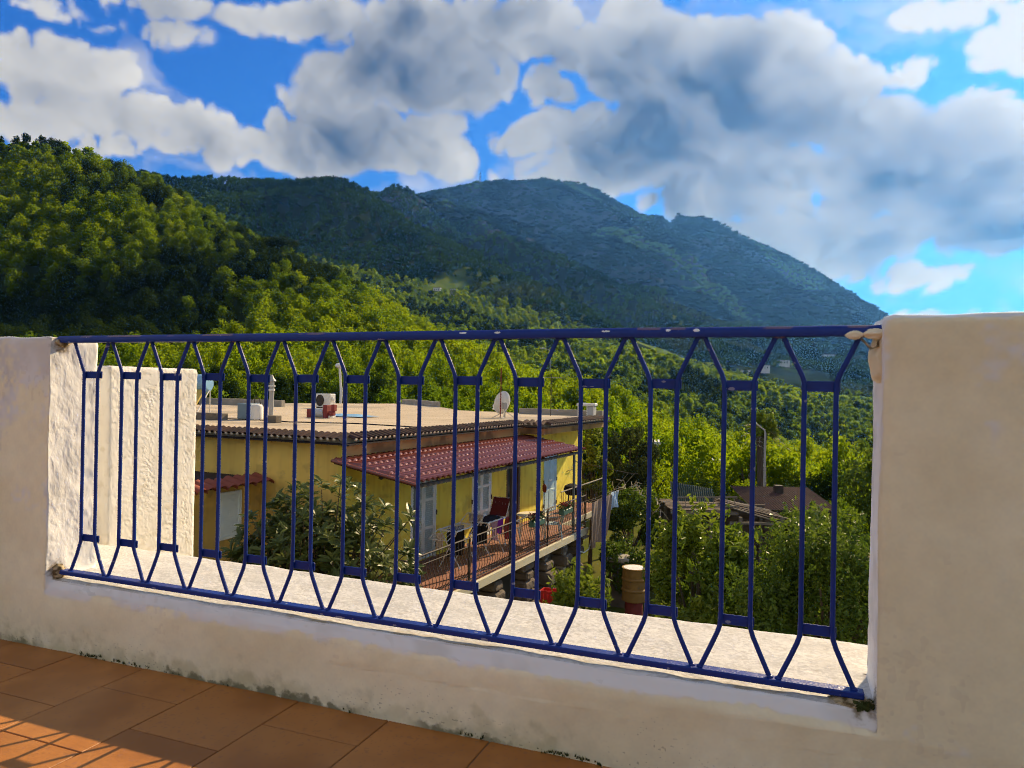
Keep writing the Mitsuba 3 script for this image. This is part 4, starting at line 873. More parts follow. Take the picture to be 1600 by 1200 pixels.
part(t, 'pipe', cat(tube([(.18, 0, .44), (.18, 0, .62), (.22, 0, .66), (.36, 0, .60), (.40, 0, .45), (.42, .0, .05)], .014, 6), tube([(.05, 0, .46), (.05, 0, .56), (.12, 0, .58)], .012, 6)), 'dark_metal', 30, to=to)
t = thing('flue_pipe', 'tall grey flue pipe with a white capped top rising from the roof', 'flue')
to = at_house(-6.95, 5.1)
part(t, 'pipe', tube([(0, 0, -.02), (0.02, 0, .9)], .075, 12), 'galvanised', 40, to=to)
part(t, 'collar', cat(lathe([(.078, .80), (.095, .80), (.095, .85), (.078, .85)], 16, (.02, 0, 0)), lathe([(.078, .93), (.10, .93), (.10, .97), (.078, .97)], 16, (.02, 0, 0))), 'white_plastic', to=to)
part(t, 'cowl', cat(tube([(.02, 0, .9), (.02, 0, 1.12)], .07, 12), lathe([(0, 1.30), (.02, 1.29), (.06, 1.2), (.12, 1.12), (.13, 1.10), (0, 1.10)], 16, (.02, 0, 0))), 'galvanised', 40, to=to)
t = thing('water_drum', 'low grey drum lying on the roof between two dark red boxes', 'drum')
to = at_house(-5.45, 5.6)
d_ = lathe([(0, -.2), (.13, -.2), (.145, -.17), (.145, .17), (.13, .2), (0, .2)], 20).apply_transform(trimesh.transformations.rotation_matrix(math.pi / 2, [0, 1, 0])).apply_translation((0, 0, .15))
put(t, d_, 'grey_plastic', 40, to=to)
for (x0, x1, h, l) in ((-.42, -.25, .26, 'dark red box left of the grey drum on the roof'), (.21, .36, .40, 'taller dark red box right of the grey drum on the roof')):
    t = thing('red_box', l, 'box')
    put(t, cat(rbox(x0, x1, -.12, .12, .0, h, .01), rbox(x0 - .006, x1 + .006, -.126, .126, h * .55, h * .62, .004)), 'red_brown', to=to)
t = thing('red_valve', 'dark red pump with white feet standing right of the taller red box', 'pump')
part(t, 'body', cat(rbox(.37, .56, -.08, .08, .08, .22, .03), rbox(.48, .60, -.07, .07, .22, .42, .012)), 'red_brown', to=to)
part(t, 'foot', cat(rbox(.39, .43, -.08, .08, 0, .08, .008), rbox(.51, .55, -.08, .08, 0, .08, .008)), 'white_plastic', to=to)
def ac(name, label, n, e, rot, w=.86):
    t = thing(name, label, 'air conditioner')
    to = at_house(n, e, RZ, rot)
    part(t, 'case', rbox(-w / 2, w / 2, -.16, .16, .05, .62, .02), 'white_plastic', to=to)
    part(t, 'fan_grille', cat(*[tube([(-.16 + r * math.cos(q), -.172, .335 + r * math.sin(q)) for q in np.linspace(0, 6.283, 25)], .006, 4) for r in (.06, .12, .18, .235)], lathe([(0, 0), (.235, 0), (.235, .006), (0, .006)], 24).apply_transform(trimesh.transformations.rotation_matrix(math.pi / 2, [1, 0, 0])).apply_translation((-.16, -.163, .335))), 'dark_metal', to=to)
    part(t, 'valve', cat(tube([(w / 2, -.05, .45), (w / 2 + .10, -.05, .40), (w / 2 + .12, -.05, .02)], .022, 6), rbox(w / 2 - .005, w / 2 + .09, -.1, .02, .34, .50, .02)), 'white_plastic', to=to)
    for x in (-w / 2 + .12, w / 2 - .12): part(t, 'foot', rbox(x - .04, x + .04, -.2, .2, 0, .052, .006), 'dark_metal', to=to)
ac('air_conditioner', 'white outdoor air conditioner unit standing on the middle of the flat roof', -10.95, 12.4, -6)
t = thing('roof_cabinet', 'small white cabinet with open legs on the far right corner of the roof', 'cabinet')
to = at_house(0.42, 13.4, RZ, 8)
part(t, 'top', rbox(-.38, .30, -.25, .25, .40, .50, .012), 'white_plastic', to=to)
part(t, 'case', rbox(-.02, .26, -.2, .2, .06, .40, .012), 'grey_plastic', to=to)
for x in (-.33, .0, .24): part(t, 'leg', rbox(x - .015, x + .015, -.22, -.19, 0, .41, .003), 'white_plastic', to=to)
# solar boiler half hidden by the stub wall
t = thing('solar_boiler', 'blue and white tank on a slanted frame at the left end of the roof', 'tank')
to = at_house(-10.2, 5.2, RZ, 10)
part(t, 'tank', lathe([(0, -.7), (.2, -.7), (.29, -.62), (.31, 0), (.29, .62), (.2, .7), (0, .7)], 20).apply_transform(trimesh.transformations.rotation_matrix(math.pi / 2, [0, 1, 0])).apply_translation((-.28, 0, .98)), 'sky_blue', 40, to=to)
part(t, 'panel', box(-.9, .38, -.03, .03, -.55, .55).apply_transform(trimesh.transformations.rotation_matrix(math.radians(-40), [1, 0, 0])).apply_translation((0, -.45, .46)), 'tank_yellow', to=to)
for q_ in ([(.40, 0, .75), (.52, -.75, 0)], [(-.8, 0, .75), (-.8, -.75, 0)], [(.36, .1, .8), (.36, .1, 0)]): part(t, 'strut', tube(q_, .02, 6), 'white_plastic', to=to)
# satellite dish
t = thing('satellite_dish', 'round white satellite dish on a tripod at the right edge of the flat roof', 'satellite dish')
to = at_house(-1.42, 10.0, RZ, 62)
a_ = np.linspace(0, 1, 9); q_ = np.linspace(0, 2 * math.pi, 33)
dish = grid_mesh(a_, q_, lambda A, Q: np.stack([.33 * A * np.cos(Q), -.10 * (1 - A ** 2), .40 * A * np.sin(Q)], -1))
RX = trimesh.transformations.rotation_matrix(math.radians(14), [1, 0, 0])
dish = thicken(dish, .008).apply_transform(RX).apply_translation((0, 0, .52))
part(t, 'reflector', dish, 'white_plastic', 30, to=to)
part(t, 'bracket', rbox(-.07, .07, -.20, -.07, .30, .52, .01), 'galvanised', to=to)
part(t, 'feed_arm', cat(tube([(0, -.05, .14), (0, .42, .26)], .013, 6), tube([(-.02, .42, .26), (-.02, .46, .40)], .012, 6)), 'galvanised', to=to)
part(t, 'feed_horn', cat(rbox(-.05, .05, .40, .50, .34, .44, .02), rbox(-.10, .0, .36, .44, .26, .33, .02)), 'white_plastic', to=to)
part(t, 'tripod', cat(tube([(0, -.16, .34), (0, -.18, 0)], .02, 6), tube([(0, -.16, .25), (.26, -.42, 0)], .012, 6), tube([(0, -.16, .25), (-.26, -.42, 0)], .012, 6), tube([(0, -.16, .22), (.22, .2, 0)], .012, 6), tube([(0, -.16, .22), (-.22, .25, 0)], .012, 6)), 'galvanised', to=to)
t = thing('mast', 'thin dark mast standing beside the satellite dish', 'mast')
part(t, 'pole', tube([(0, 0, 0), (0.01, 0, 1.68)], .019, 6), 'red_brown', to=at_house(-1.33, 9.7))
part(t, 'foot', rbox(-.1, .1, -.1, .1, 0, .02, .004), 'galvanised', to=at_house(-1.33, 9.7))
t = thing('television_antenna', 'thin television antenna with crossbars behind the right end of the roof', 'antenna')
to = at_house(-0.9, 13.0, RZ, 25)
part(t, 'mast', tube([(0, 0, 0), (0, 0, 1.55)], .014, 6), 'dark_metal', to=to)
part(t, 'boom', tube([(-.35, 0, 1.42), (.4, 0, 1.42)], .010, 5), 'galvanised', to=to)
for k in range(7): part(t, 'element', tube([(-.33 + k * .11, -.16 + .012 * k, 1.42), (-.33 + k * .11, .16 - .012 * k, 1.42)], .006, 4), 'galvanised', to=to)
t = thing('roof_cable', 'black cable lying across the flat roof', 'cable')
put(t, tube([(-8, 3.0, RZ + .014), (-5.6, 3.2, RZ + .014), (-4.2, 3.0, RZ + .014), (-2.5, 3.6, RZ + .014), (-.4, 3.3, RZ + .014)], .016, 5), 'dark_metal', 40, to=HT)
t = thing('blue_tarpaulin', 'crumpled pale blue tarpaulin lying flat on the roof behind the concrete block', 'tarpaulin')
tm = grid_mesh(np.linspace(-.9, .9, 25), np.linspace(-.5, .5, 15), lambda X, Y: np.stack([X, Y, .03 + .10 * meshkit.fbm(np.stack([X * 2.5, Y * 2.5, X * 0], -1), 3, 2) * (1 - (X / .9) ** 2) * (1 - (Y / .5) ** 2)], -1))
put(t, tm, 'sky_blue', True, to=at_house(-5.4, 6.9, RZ))

# street lamps behind the roof and in the garden
rough('lamp_white', (0.72, 0.72, 0.68), 0.5)
t = thing('lamp_post', 'white lamp post with a round head behind the flat roof', 'lamp post')
z0 = -1.2
to = T().translate([-20.87, 31.81, 0])
part(t, 'pole', tube([(0.15, 0, -6), (.10, 0, 0), (.12, 0, .6), (.0, 0, 1.85)], [.10, .075, .07, .06], 8), 'lamp_white', 40, to=to)
part(t, 'lamp', lathe([(0, 1.82), (.10, 1.84), (.24, 1.92), (.26, 2.0), (.2, 2.1), (0, 2.14)], 16), 'white_plastic', 40, to=to)
t = thing('street_lamp', 'slim grey street lamp with a bent arm beside the palm', 'street lamp')
to = T().translate([1.08, 34.0, 0])
part(t, 'pole', tube([(0, 0, -6.8), (0, 0, -.95), (-.02, 0, -.82), (-.42, -.15, -.50)], [.07, .05, .04, .03], 7), 'galvanised', 40, to=to)
part(t, 'lamp', rbox(-.62, -.36, -.22, -.10, -.53, -.46, .02), 'lamp_white', to=to)

# ------------------------------------------------------------------ things on the balcony
def cloth(name, c, scale=30, two=None):
    rough(name, lambda p, n, uv: C(*c) * (0.8 + 0.4 * fbm(p.x * scale, p.y * scale, p.z * scale, 3)), 0.95, 0.1, sheen=0.3)
for nm, c in dict(cloth_brown=(0.26, 0.20, 0.165), cloth_navy=(0.025, 0.03, 0.05), cloth_maroon=(0.14, 0.025, 0.025), cloth_red=(0.22, 0.03, 0.03), cloth_purple=(0.20, 0.03, 0.30), cloth_pink=(0.42, 0.27, 0.32), cloth_cream=(0.52, 0.44, 0.33), cloth_black=(0.018, 0.017, 0.017), cloth_white=(0.62, 0.68, 0.74), cloth_blue=(0.36, 0.50, 0.68)).items():
    cloth(nm, c)
def drape(w, h, seed, depth=.03, folds=5):
    """a hanging cloth: top edge along x at z = 0, with vertical folds"""
    xs, zs = np.linspace(-w / 2, w / 2, 22), np.linspace(0, -h, 12)
    def fn(X, Z):
        t = -Z / h
        y = depth * t ** .6 * np.sin(X / w * folds * 6.283 + seed) + .02 * np.sin(Z * 9 + seed + X * 7)
        return np.stack([X * (1 - .08 * t), y, Z + .03 * np.sin(X * 9 + seed) * t], -1)
    return thicken(grid_mesh(xs, zs, fn), .006)
def drying_rack(label, n, e, rot, wing):
    t = thing('drying_rack', label, 'drying rack')
    to = at_house(n, e, FZ, rot)
    L, Wd, h = 1.0, .50, .90
    fr = [tube([(-Wd / 2, -L / 2, h), (Wd / 2, -L / 2, h), (Wd / 2, L / 2, h), (-Wd / 2, L / 2, h)], .017, 6, True)]
    part(t, 'frame', cat(*fr), 'white_plastic', to=to)
    part(t, 'wires', cat(*[tube([(x, -L / 2, h), (x, L / 2, h)], .005, 4) for x in np.linspace(-Wd / 2 + .06, Wd / 2 - .06, 7)]), 'white_plastic', to=to, kind='stuff')
    for y in (-L / 2 + .06, L / 2 - .06):
        part(t, 'leg', tube([(-Wd / 2 + .02, y, h), (Wd / 2 + .03, y * .8, .015)], .016, 6), 'white_plastic', to=to)
        part(t, 'leg', tube([(Wd / 2 - .02, y, h), (-Wd / 2 - .03, y * .8, .015)], .016, 6), 'white_plastic', to=to)
    for sgn, up in wing:
        y0 = sgn * L / 2; y1 = y0 + sgn * .42 * math.cos(up); z1 = h + .55 * math.sin(up)
        part(t, 'wing', cat(tube([(-Wd / 2, y0, h), (-Wd / 2, y1, z1), (Wd / 2, y1, z1), (Wd / 2, y0, h)], .011, 6), *[tube([(x, y0, h), (x, y1, z1)], .005, 4) for x in (-.15, -.05, .05, .15)]), 'white_plastic', to=to)
    return to
to = drying_rack('white folding drying rack hung with dark clothes, nearer of the two on the balcony', 1.0, 2.95, 0, [(-1, -.25), (1, .35)])
def hang(name, label, cat_, m, mat, to):
    t = thing(name, label, cat_)
    put(t, m, mat, 40, to=to)
for i, (nm, lb, mat, w, h, x, y, r) in enumerate([('trousers', 'black trousers hanging from the nearer drying rack', 'cloth_black', .42, .62, .10, -.28, 8), ('dark_shirt', 'dark shirt hanging in the middle of the nearer drying rack', 'cloth_navy', .40, .52, -.05, .1, 80), ('cream_sock', 'cream socks hanging at the left end of the nearer drying rack', 'cloth_cream', .16, .36, .0, -.84, 20), ('cream_towel', 'cream towel laid over the raised wing of the nearer drying rack', 'cloth_cream', .42, .25, .0, .86, 0)]):
    hang(nm, lb, 'laundry', drape(w, h, i + 1.0, .03, 3), mat, to @ T().translate([x, y, .905 if nm != 'cream_towel' else 1.08]).rotate([0, 0, 1], r))
to = drying_rack('white folding drying rack with a raised wing and coloured laundry, farther of the two', 1.12, 4.25, 0, [(1, .95)])
for i, (nm, lb, mat, w, h, x, y, r) in enumerate([('pink_cloth', 'pale pink cloth hanging from the farther drying rack', 'cloth_pink', .30, .50, .22, -.08, 90), ('purple_cloth', 'bright purple cloth hanging from the farther drying rack', 'cloth_purple', .26, .36, .24, .2, 90), ('red_cloth', 'dark red cloth hanging at the far end of the farther drying rack', 'cloth_red', .36, .55, .26, .62, 90), ('black_shirt', 'black shirt hanging at the near end of the farther drying rack', 'cloth_black', .45, .55, .0, -.44, 0)]):
    hang(nm, lb, 'laundry', drape(w, h, i + 3.0, .03, 3), mat, to @ T().translate([x, y, .905]).rotate([0, 0, 1], r))
fl = grid_mesh(np.linspace(-.22, .22, 12), np.linspace(-.42, .40, 16), lambda X, Y: np.stack([X, Y, .925 + .018 * np.sin(Y * 22 + X * 9)], -1))
hang('navy_laundry', 'dark blue laundry laid flat on top of the farther drying rack', 'laundry', thicken(fl, .012), 'cloth_navy', to)
wg = grid_mesh(np.linspace(-.23, .23, 12), np.linspace(0, .55, 16), lambda X, S: np.stack([X, .505 + .40 * S / .5 * .58 - .01, .92 + S * .81 + .01 * np.sin(S * 30)], -1))
hang('maroon_towel', 'maroon towel spread over the raised wing of the farther drying rack', 'towel', thicken(wg, .014), 'cloth_maroon', to)
# table and chairs
plain('cream_plastic', (0.66, 0.60, 0.45), 0.45, 0.4, .06)
t = thing('round_table', 'round cream garden table on the balcony', 'table')
to = at_house(1.42, 6.35, FZ)
part(t, 'top', lathe([(0, .70), (.42, .70), (.46, .715), (.465, .735), (.45, .745), (0, .745)], 32), 'cream_plastic', 40, to=to)
for q in (0.6, 2.2, 3.7, 5.3):
    part(t, 'leg', tube([(.30 * math.cos(q), .30 * math.sin(q), .70), (.36 * math.cos(q), .36 * math.sin(q), 0)], [.026, .018], 8), 'cream_plastic', 40, to=to)
def chair(label, n, e, rot, mat):
    t = thing('garden_chair', label, 'chair')
    to = at_house(n, e, FZ, rot)
    seat = grid_mesh(np.linspace(-.22, .22, 9), np.linspace(-.22, .22, 9), lambda X, Y: np.stack([X, Y, .43 - .02 * (1 - (X / .22) ** 2)], -1))
    part(t, 'seat', thicken(seat, .012), mat, 40, to=to)
    back = grid_mesh(np.linspace(-1, 1, 13), np.linspace(0, 1, 9), lambda A, B: np.stack([.24 * np.sin(A * 1.1) * (1 - .12 * B ** 2), .23 + .05 * np.cos(A * 1.1) + .10 * B, .43 + B * (.42 - .06 * A ** 2)], -1))
    part(t, 'backrest', thicken(back, .012), mat, 40, to=to)
    for s in (-1, 1):
        part(t, 'armrest', tube([(s * .24, -.20, .43), (s * .27, -.2, .62), (s * .27, .1, .64), (s * .25, .28, .66)], .02, 6), mat, 40, to=to)
        for y in (-.2, .22): part(t, 'leg', tube([(s * .21, y, .43), (s * .25, y * 1.2, 0)], [.025, .016], 6), mat, 40, to=to)
chair('white plastic garden chair facing the round table by the dark glazed door', 0.95, 5.75, 150, 'white_plastic')
plain('pale_blue_plastic', (0.42, 0.55, 0.62), 0.45)
chair('pale blue plastic garden chair close behind the balcony railing', 1.72, 6.95, -60, 'pale_blue_plastic')
plain('geranium_red', (0.30, 0.02, 0.03), 0.6)
plain('leaf_pot', (0.04, 0.09, 0.02), 0.6, 0.4, .4, 30)
plain('pot_green', (0.06, 0.14, 0.11), 0.5)
for (e, l, mt) in ((5.0, 'planter with dark flowers hanging on the balcony railing near the table', 'cloth_maroon'), (7.0, 'green planter with red flowers hanging on the balcony railing near its far end', 'geranium_red')):
    t = thing('flower_box', l, 'planter')
    to = at_house(2.12, e, FZ + .72)
    part(t, 'box', rbox(-.08, .08, -.34, .34, 0, .15, .015), 'pot_green', to=to)
    pos = rs4.uniform([-.1, -.36, .14], [.1, .36, .30], (240, 3))
    v_, f_ = leaf_cards(pos, rs4.normal(size=(240, 3)) + [0, 0, .6], .035, rs4)
    part(t, 'leaves', trimesh.Trimesh(v_, f_, process=False), 'leaf_pot', to=to)
    pos = rs4.uniform([-.1, -.34, .22], [.1, .34, .33], (60, 3))
    v_, f_ = leaf_cards(pos, rs4.normal(size=(60, 3)), .04, rs4)
    part(t, 'flowers', trimesh.Trimesh(v_, f_, process=False), mt, to=to, kind='stuff')
t = thing('red_fan', 'dark red round fan on a stick before the pale blue door', 'fan')
to = at_house(0.75, 8.7, FZ)
part(t, 'blade', lathe([(0, 0), (.13, 0), (.135, .012), (.13, .024), (0, .024)], 20).apply_transform(trimesh.transformations.rotation_matrix(math.pi / 2, [1, 0, 0])).apply_transform(trimesh.transformations.rotation_matrix(-.7, [0, 0, 1])).apply_translation((0, 0, 1.12)), 'red_brown', to=to)
part(t, 'stick', tube([(0, 0, 0.03), (0, 0, 1.0)], .011, 6), 'dark_metal', to=to)
part(t, 'foot', lathe([(0, 0), (.14, 0), (.13, .03), (0, .04)], 16), 'dark_metal', to=to)
t = thing('barbecue', 'small black barbecue on thin legs at the far end of the balcony', 'barbecue')
to = at_house(0.8, 10.9, FZ)
part(t, 'bowl', lathe([(0, .62), (.2, .66), (.28, .78), (.28, .82), (.25, .95), (.1, 1.02), (0, 1.03)], 18), 'cloth_black', 40, to=to)
for q in (0.3, 2.4, 4.5): part(t, 'leg', tube([(.2 * math.cos(q), .2 * math.sin(q), .68), (.30 * math.cos(q), .30 * math.sin(q), 0)], .012, 6), 'dark_metal', to=to)
# clothes lines
t = thing('clothes_line', 'clothes lines on iron brackets running out beyond the end of the balcony', 'clothes line')
for x in (2.04, 2.26):
    part(t, 'line', tube([(x, 8.2, -2.38 + (x - 2) * .1), (x, 9.7, -2.43 + (x - 2) * .1), (x, 11.5, -2.40 + (x - 2) * .1), (x, 13.2, -2.0)], .004, 4), 'block', to=HT)
part(t, 'bracket', cat(tube([(2.0, 8.2, -2.3), (2.4, 8.2, -2.33)], .014, 6), tube([(2.0, 13.2, -1.99), (2.4, 13.2, -2.0)], .014, 6), tube([(2.0, 13.2, -1.99), (0.02, 13.2, -1.7)], .016, 6)), 'dark_metal', to=HT)
def sheet(U, V):
    y = 8.66 + U * 1.9
    z = -2.40 - V * (1.42 - .22 * U + .05 * np.sin(U * 14))
    pinch = V ** 2 * (U - .30) * -.55
    x = 2.30 + .05 * np.sin(U * 31 + V * 2) * (0.25 + V) + .03 * np.sin(U * 13) - .10 * V
    return np.stack([x, y + pinch, z], -1)
t = thing('brown_sheet', 'brown grey bed sheet hanging from the clothes lines', 'laundry')
put(t, thicken(grid_mesh(np.linspace(0, 1, 60), np.linspace(0, 1, 20), sheet), .006), 'cloth_brown', 60, to=HT)
t = thing('white_cloth', 'white and pale blue cloth hanging at the far end of the clothes lines', 'laundry')
put(t, drape(.85, .52, 2.0, .05, 4), 'cloth_blue', 40, to=HT @ T().translate([2.16, 11.25, -2.40]).rotate([0, 0, 1], 90))
t = thing('dark_towel', 'dark narrow towel hanging beside the brown grey bed sheet', 'laundry')
put(t, drape(.34, .9, 1.0, .04, 2), 'cloth_black', 40, to=HT @ T().translate([2.06, 10.5, -2.42]).rotate([0, 0, 1], 90))
t = thing('drooping_hose', 'white hose hanging in a loop below the end of the balcony', 'hose')
put(t, tube([(2.1, 8.1, -3.75), (2.12, 8.5, -3.88), (2.12, 8.95, -3.86), (2.1, 9.25, -3.6)], .02, 6), 'white_plastic', 40, to=HT)

# ------------------------------------------------------------------ garden and neighbours
def glossy_leaf(name, a, b, trans, scale, gloss=0.4):
    leafy(name + '_thin', a, b, trans, scale)
    rough(name + '_face', lambda p, n, uv: mix(C(*a), C(*b), fbm(p.x / scale, p.y / scale, p.z / scale, 3)), 0.36, 0.5)
    scene[name] = {'type': 'blendbsdf', 'weight': gloss, 'a': scene.pop(name + '_thin'), 'b': scene.pop(name + '_face')}
glossy_leaf('leaf_loquat', (0.048, 0.075, 0.020), (0.125, 0.150, 0.035), 0.9, 0.9, 0.35)
glossy_leaf('leaf_citrus', (0.095, 0.160, 0.010), (0.20, 0.26, 0.020), 1.35, 1.0, 0.35)
glossy_leaf('leaf_laurel', (0.12, 0.175, 0.010), (0.20, 0.25, 0.025), 1.3, 0.6, 0.3)
glossy_leaf('leaf_box', (0.055, 0.105, 0.010), (0.13, 0.19, 0.018), 1.3, 1.0, 0.3)
leafy('leaf_olive', (0.042, 0.062, 0.018), (0.085, 0.105, 0.030), 0.8, 2.0, 0.45)
GR = -6.3
def big_leaf(l, w, curl=.25):
    s = np.linspace(0, 1, 5)
    half = w * np.array([0.12, .75, 1.0, .70, 0.0])
    z = -curl * l * s ** 2
    mid = np.stack([s * l, s * 0, z], 1)
    L = np.stack([s * l, half, z + half * .35], 1); R = np.stack([s * l, -half, z + half * .35], 1)
    v = np.vstack([mid, L, R]); f = []
    for i in range(4): f += [(i, i + 1, 6 + i), (i, 6 + i, 5 + i), (i, 11 + i, i + 1), (i, 10 + i, 11 + i)]
    return trimesh.Trimesh(v, np.array(f), process=False)
def spin(axis_x, up):
    """rotation whose local x is axis_x and whose local z leans to up"""
    x = axis_x / np.linalg.norm(axis_x); y = np.cross(up, x); y /= np.linalg.norm(y) + 1e-9
    return np.stack([x, y, np.cross(x, y)], 1)

# loquat: long leaves in rosettes at the branch ends
rs6 = np.random.RandomState(66)
LQ = thing('loquat_tree', 'dark green loquat tree with long glossy leaves before the yellow house', 'tree')
base = np.array([-4.75, 8.2, GR])
tips, limbs = [], []
for k in range(620):
    u = rs6.uniform(-.6, 1); a = rs6.uniform(0, 6.283); w = math.sqrt(1 - u * u)
    r = rs6.uniform(.55, 1.0)
    lean = 1 + .18 * math.sin(a * 3 + 1) + .12 * math.sin(a * 5)
    tips.append(np.array([w * math.cos(a) * 1.60 * lean * r, w * math.sin(a) * 1.25 * r, -2.45 + u * 1.86 * r * (1 + .05 * math.sin(a * 4))]) + [base[0] - .16, base[1] - .1, 0])
for t_ in [(-3.22, 8.35, -1.12), (-3.35, 8.3, -1.3), (-3.15, 8.25, -1.6), (-4.30, 8.0, -.55), (-4.6, 7.9, -.62), (-5.85, 7.6, -1.35), (-3.6, 8.2, -.95), (-3.05, 8.2, -2.2)]: tips.append(np.array(t_))
forks = [base + [rs6.normal() * .12, rs6.normal() * .12, 2.6 + .25 * k] for k in range(6)]
limbs.append(tube([base - [0, 0, .2], base + [.05, 0, 1.4], base + [-.03, .03, 2.6], base + [0, 0, 4.0], base + [.1, 0, 5.0]], [.14, .11, .09, .06, .02], 8))
leaf_v = [big_leaf(l, w, c) for l, w, c in ((.21, .036, .3), (.25, .044, .2), (.18, .034, .45))]
mats_, M4 = [], []
for i, t_ in enumerate(tips):
    f_ = forks[i % 6]
    m_ = (f_ + t_) / 2 + [0, 0, -.12]
    if i % 3 == 0 or i >= 620: limbs.append(tube([f_, m_, t_ - (t_ - m_) * .05], [.022, .014, .007], 4))
    ax = t_ - (base + [0, 0, 3.4]); ax /= np.linalg.norm(ax); ax = ax + [0, 0, .5]; ax /= np.linalg.norm(ax)
    for q in range(11):
        ang = q * 2.4 + rs6.rand()
        p_ = np.cross(ax, [0.3, .5, .8]); p_ /= np.linalg.norm(p_); p2 = np.cross(ax, p_)
        d_ = (p_ * math.cos(ang) + p2 * math.sin(ang)) * rs6.uniform(.6, 1) + ax * rs6.uniform(.05, .9)
        Rm = spin(d_, ax + rs6.normal(size=3) * .25)
        m = np.eye(4); m[:3, :3] = Rm * rs6.uniform(.75, 1.15); m[:3, 3] = t_ + ax * rs6.uniform(-.06, .04)
        M4.append((rs6.randint(3), m))
part(LQ, 'trunk', cat(*limbs), 'bark', 40)
front = sorted(range(len(M4)), key=lambda i: np.linalg.norm(M4[i][1][:3, 3] - CAM) - .8 * M4[i][1][2, 3] * .5)
lp = [mikit.ply(m, None) for m in leaf_v]
for i in front[:300]:
    part(LQ, 'leaf', lp[M4[i][0]], 'leaf_loquat', to=T(M4[i][1].tolist()))
rest = [leaf_v[M4[i][0]].copy().apply_transform(M4[i][1]) for i in front[300:]]
part(LQ, 'foliage', cat(*rest), 'leaf_loquat', kind='stuff')

def shrub_mesh(seed, r, n_leaf, size, blobs=26, shoots=0, low=-.9, aspect=1.15):
    rs = np.random.RandomState(seed)
    cs, rad = [], []
    for k in range(blobs):
        u = rs.uniform(low, 1.0); a = k * 2.4 + rs.uniform(0, 1.2); w = math.sqrt(max(0, 1 - u * u))
        f = rs.uniform(.55, .92)
        cs.append([w * math.cos(a) * r[0] * f, w * math.sin(a) * r[1] * f, u * r[2] * f]); rad.append(rs.uniform(.20, .42) * min(r))
    cs, rad = np.array(cs), np.array(rad)
    which = rs.choice(blobs, n_leaf, p=rad ** 2 / (rad ** 2).sum())
    d = rs.normal(size=(n_leaf, 3)); d /= np.linalg.norm(d, axis=1, keepdims=True)
    dens = meshkit.fbm(cs[which] * 3 + d * 1.7, 3, seed)
    pos = cs[which] + d * (rad[which] * rs.uniform(.75, 1.12, n_leaf) * (.75 + .5 * dens))[:, None]
    nor = d + rs.normal(size=d.shape) * .7 + [0, 0, .3]
    for k in range(shoots):
        a = rs.uniform(0, 6.283); q = rs.uniform(0, .85) ** .5
        b = np.array([math.cos(a) * r[0] * q, math.sin(a) * r[1] * q, r[2] * math.sqrt(max(.05, 1 - q * q)) * rs.uniform(.75, 1)])
        h = rs.uniform(.15, .42) * min(1, r[2]); m = 16
        s = np.linspace(0, 1, m)[:, None]
        pos = np.vstack([pos, b + s * (np.array([math.cos(a) * .3, math.sin(a) * .3, 1]) * h) + rs.normal(size=(m, 3)) * size * .5])
        nor = np.vstack([nor, rs.normal(size=(m, 3)) + [math.cos(a), math.sin(a), .2]])
    v, f = leaf_cards(pos, nor, size * rs.uniform(.65, 1.3, len(pos)), rs, aspect)
    return trimesh.Trimesh(v, f, process=False)
def stems(c, r, seed, zb=GR, n=5):
    rs = np.random.RandomState(seed)
    ms = [tube([(c[0], c[1], zb - .2), (c[0] + .04, c[1], (zb + c[2]) / 2), (c[0], c[1], c[2] + r[2] * .4)], [.10, .07, .03], 7)]
    for k in range(n):
        a = k * 6.283 / n + rs.rand()
        ms.append(tube([(c[0], c[1], c[2] - r[2] * .7), (c[0] + math.cos(a) * r[0] * .4, c[1] + math.sin(a) * r[1] * .4, c[2]), (c[0] + math.cos(a) * r[0] * .7, c[1] + math.sin(a) * r[1] * .7, c[2] + r[2] * .4)], [.05, .03, .012], 5))
    return cat(*ms)
def shrub(name, label, category, c, r, n, size, mat, seed, shoots=0, group=None, zb=GR, blobs=26):
    t = thing(name, label, category, group)
    m = shrub_mesh(seed, r, n, size, blobs, shoots); m.apply_translation(c)
    part(t, 'foliage', m, mat)
    part(t, 'stems', stems(c, r, seed, zb), 'bark', 40)
shrub('citrus_tree', 'bright green citrus tree, leftmost of the leafy crowns below the right of the railing', 'tree', (0.85, 12.0, -3.0), (0.95, 1.2, 1.75), 9500, .066, 'leaf_citrus', 3, 40)
shrub('citrus_tree', 'bright green citrus tree with pale upright shoots, right of the leftmost citrus', 'tree', (1.75, 11.6, -3.25), (1.10, 1.2, 1.75), 9500, .064, 'leaf_citrus', 5, 50)
shrub('citrus_tree', 'yellow green young citrus tree low in front of the other crowns', 'tree', (0.95, 10.3, -3.35), (.62, .6, .9), 6000, .055, 'leaf_laurel', 6, 26)
shrub('privet_tree', 'large dark fine leaved tree at the right end of the railing opening', 'tree', (3.02, 10.2, -2.5), (1.05, 1.15, 1.75), 17000, .040, 'leaf_box', 7, 60, blobs=40)
shrub('privet_tree', 'dark fine leaved tree between the citrus trees and the parapet end', 'tree', (2.25, 9.7, -3.1), (.85, .8, 1.5), 10000, .040, 'leaf_box', 9, 40, blobs=34)
shrub('bay_tree', 'tall dark bay tree close behind the right parapet end', 'tree', (4.85, 16.8, -2.0), (1.5, 1.5, 2.4), 12000, .07, 'leaf_box', 11, 40)
shrub('laurel_shrub', 'small yellow green laurel with upright shoots right of the balcony end', 'shrub', (-1.12, 10.9, -3.35), (.62, .6, .95), 4200, .060, 'leaf_laurel', 12, 34)
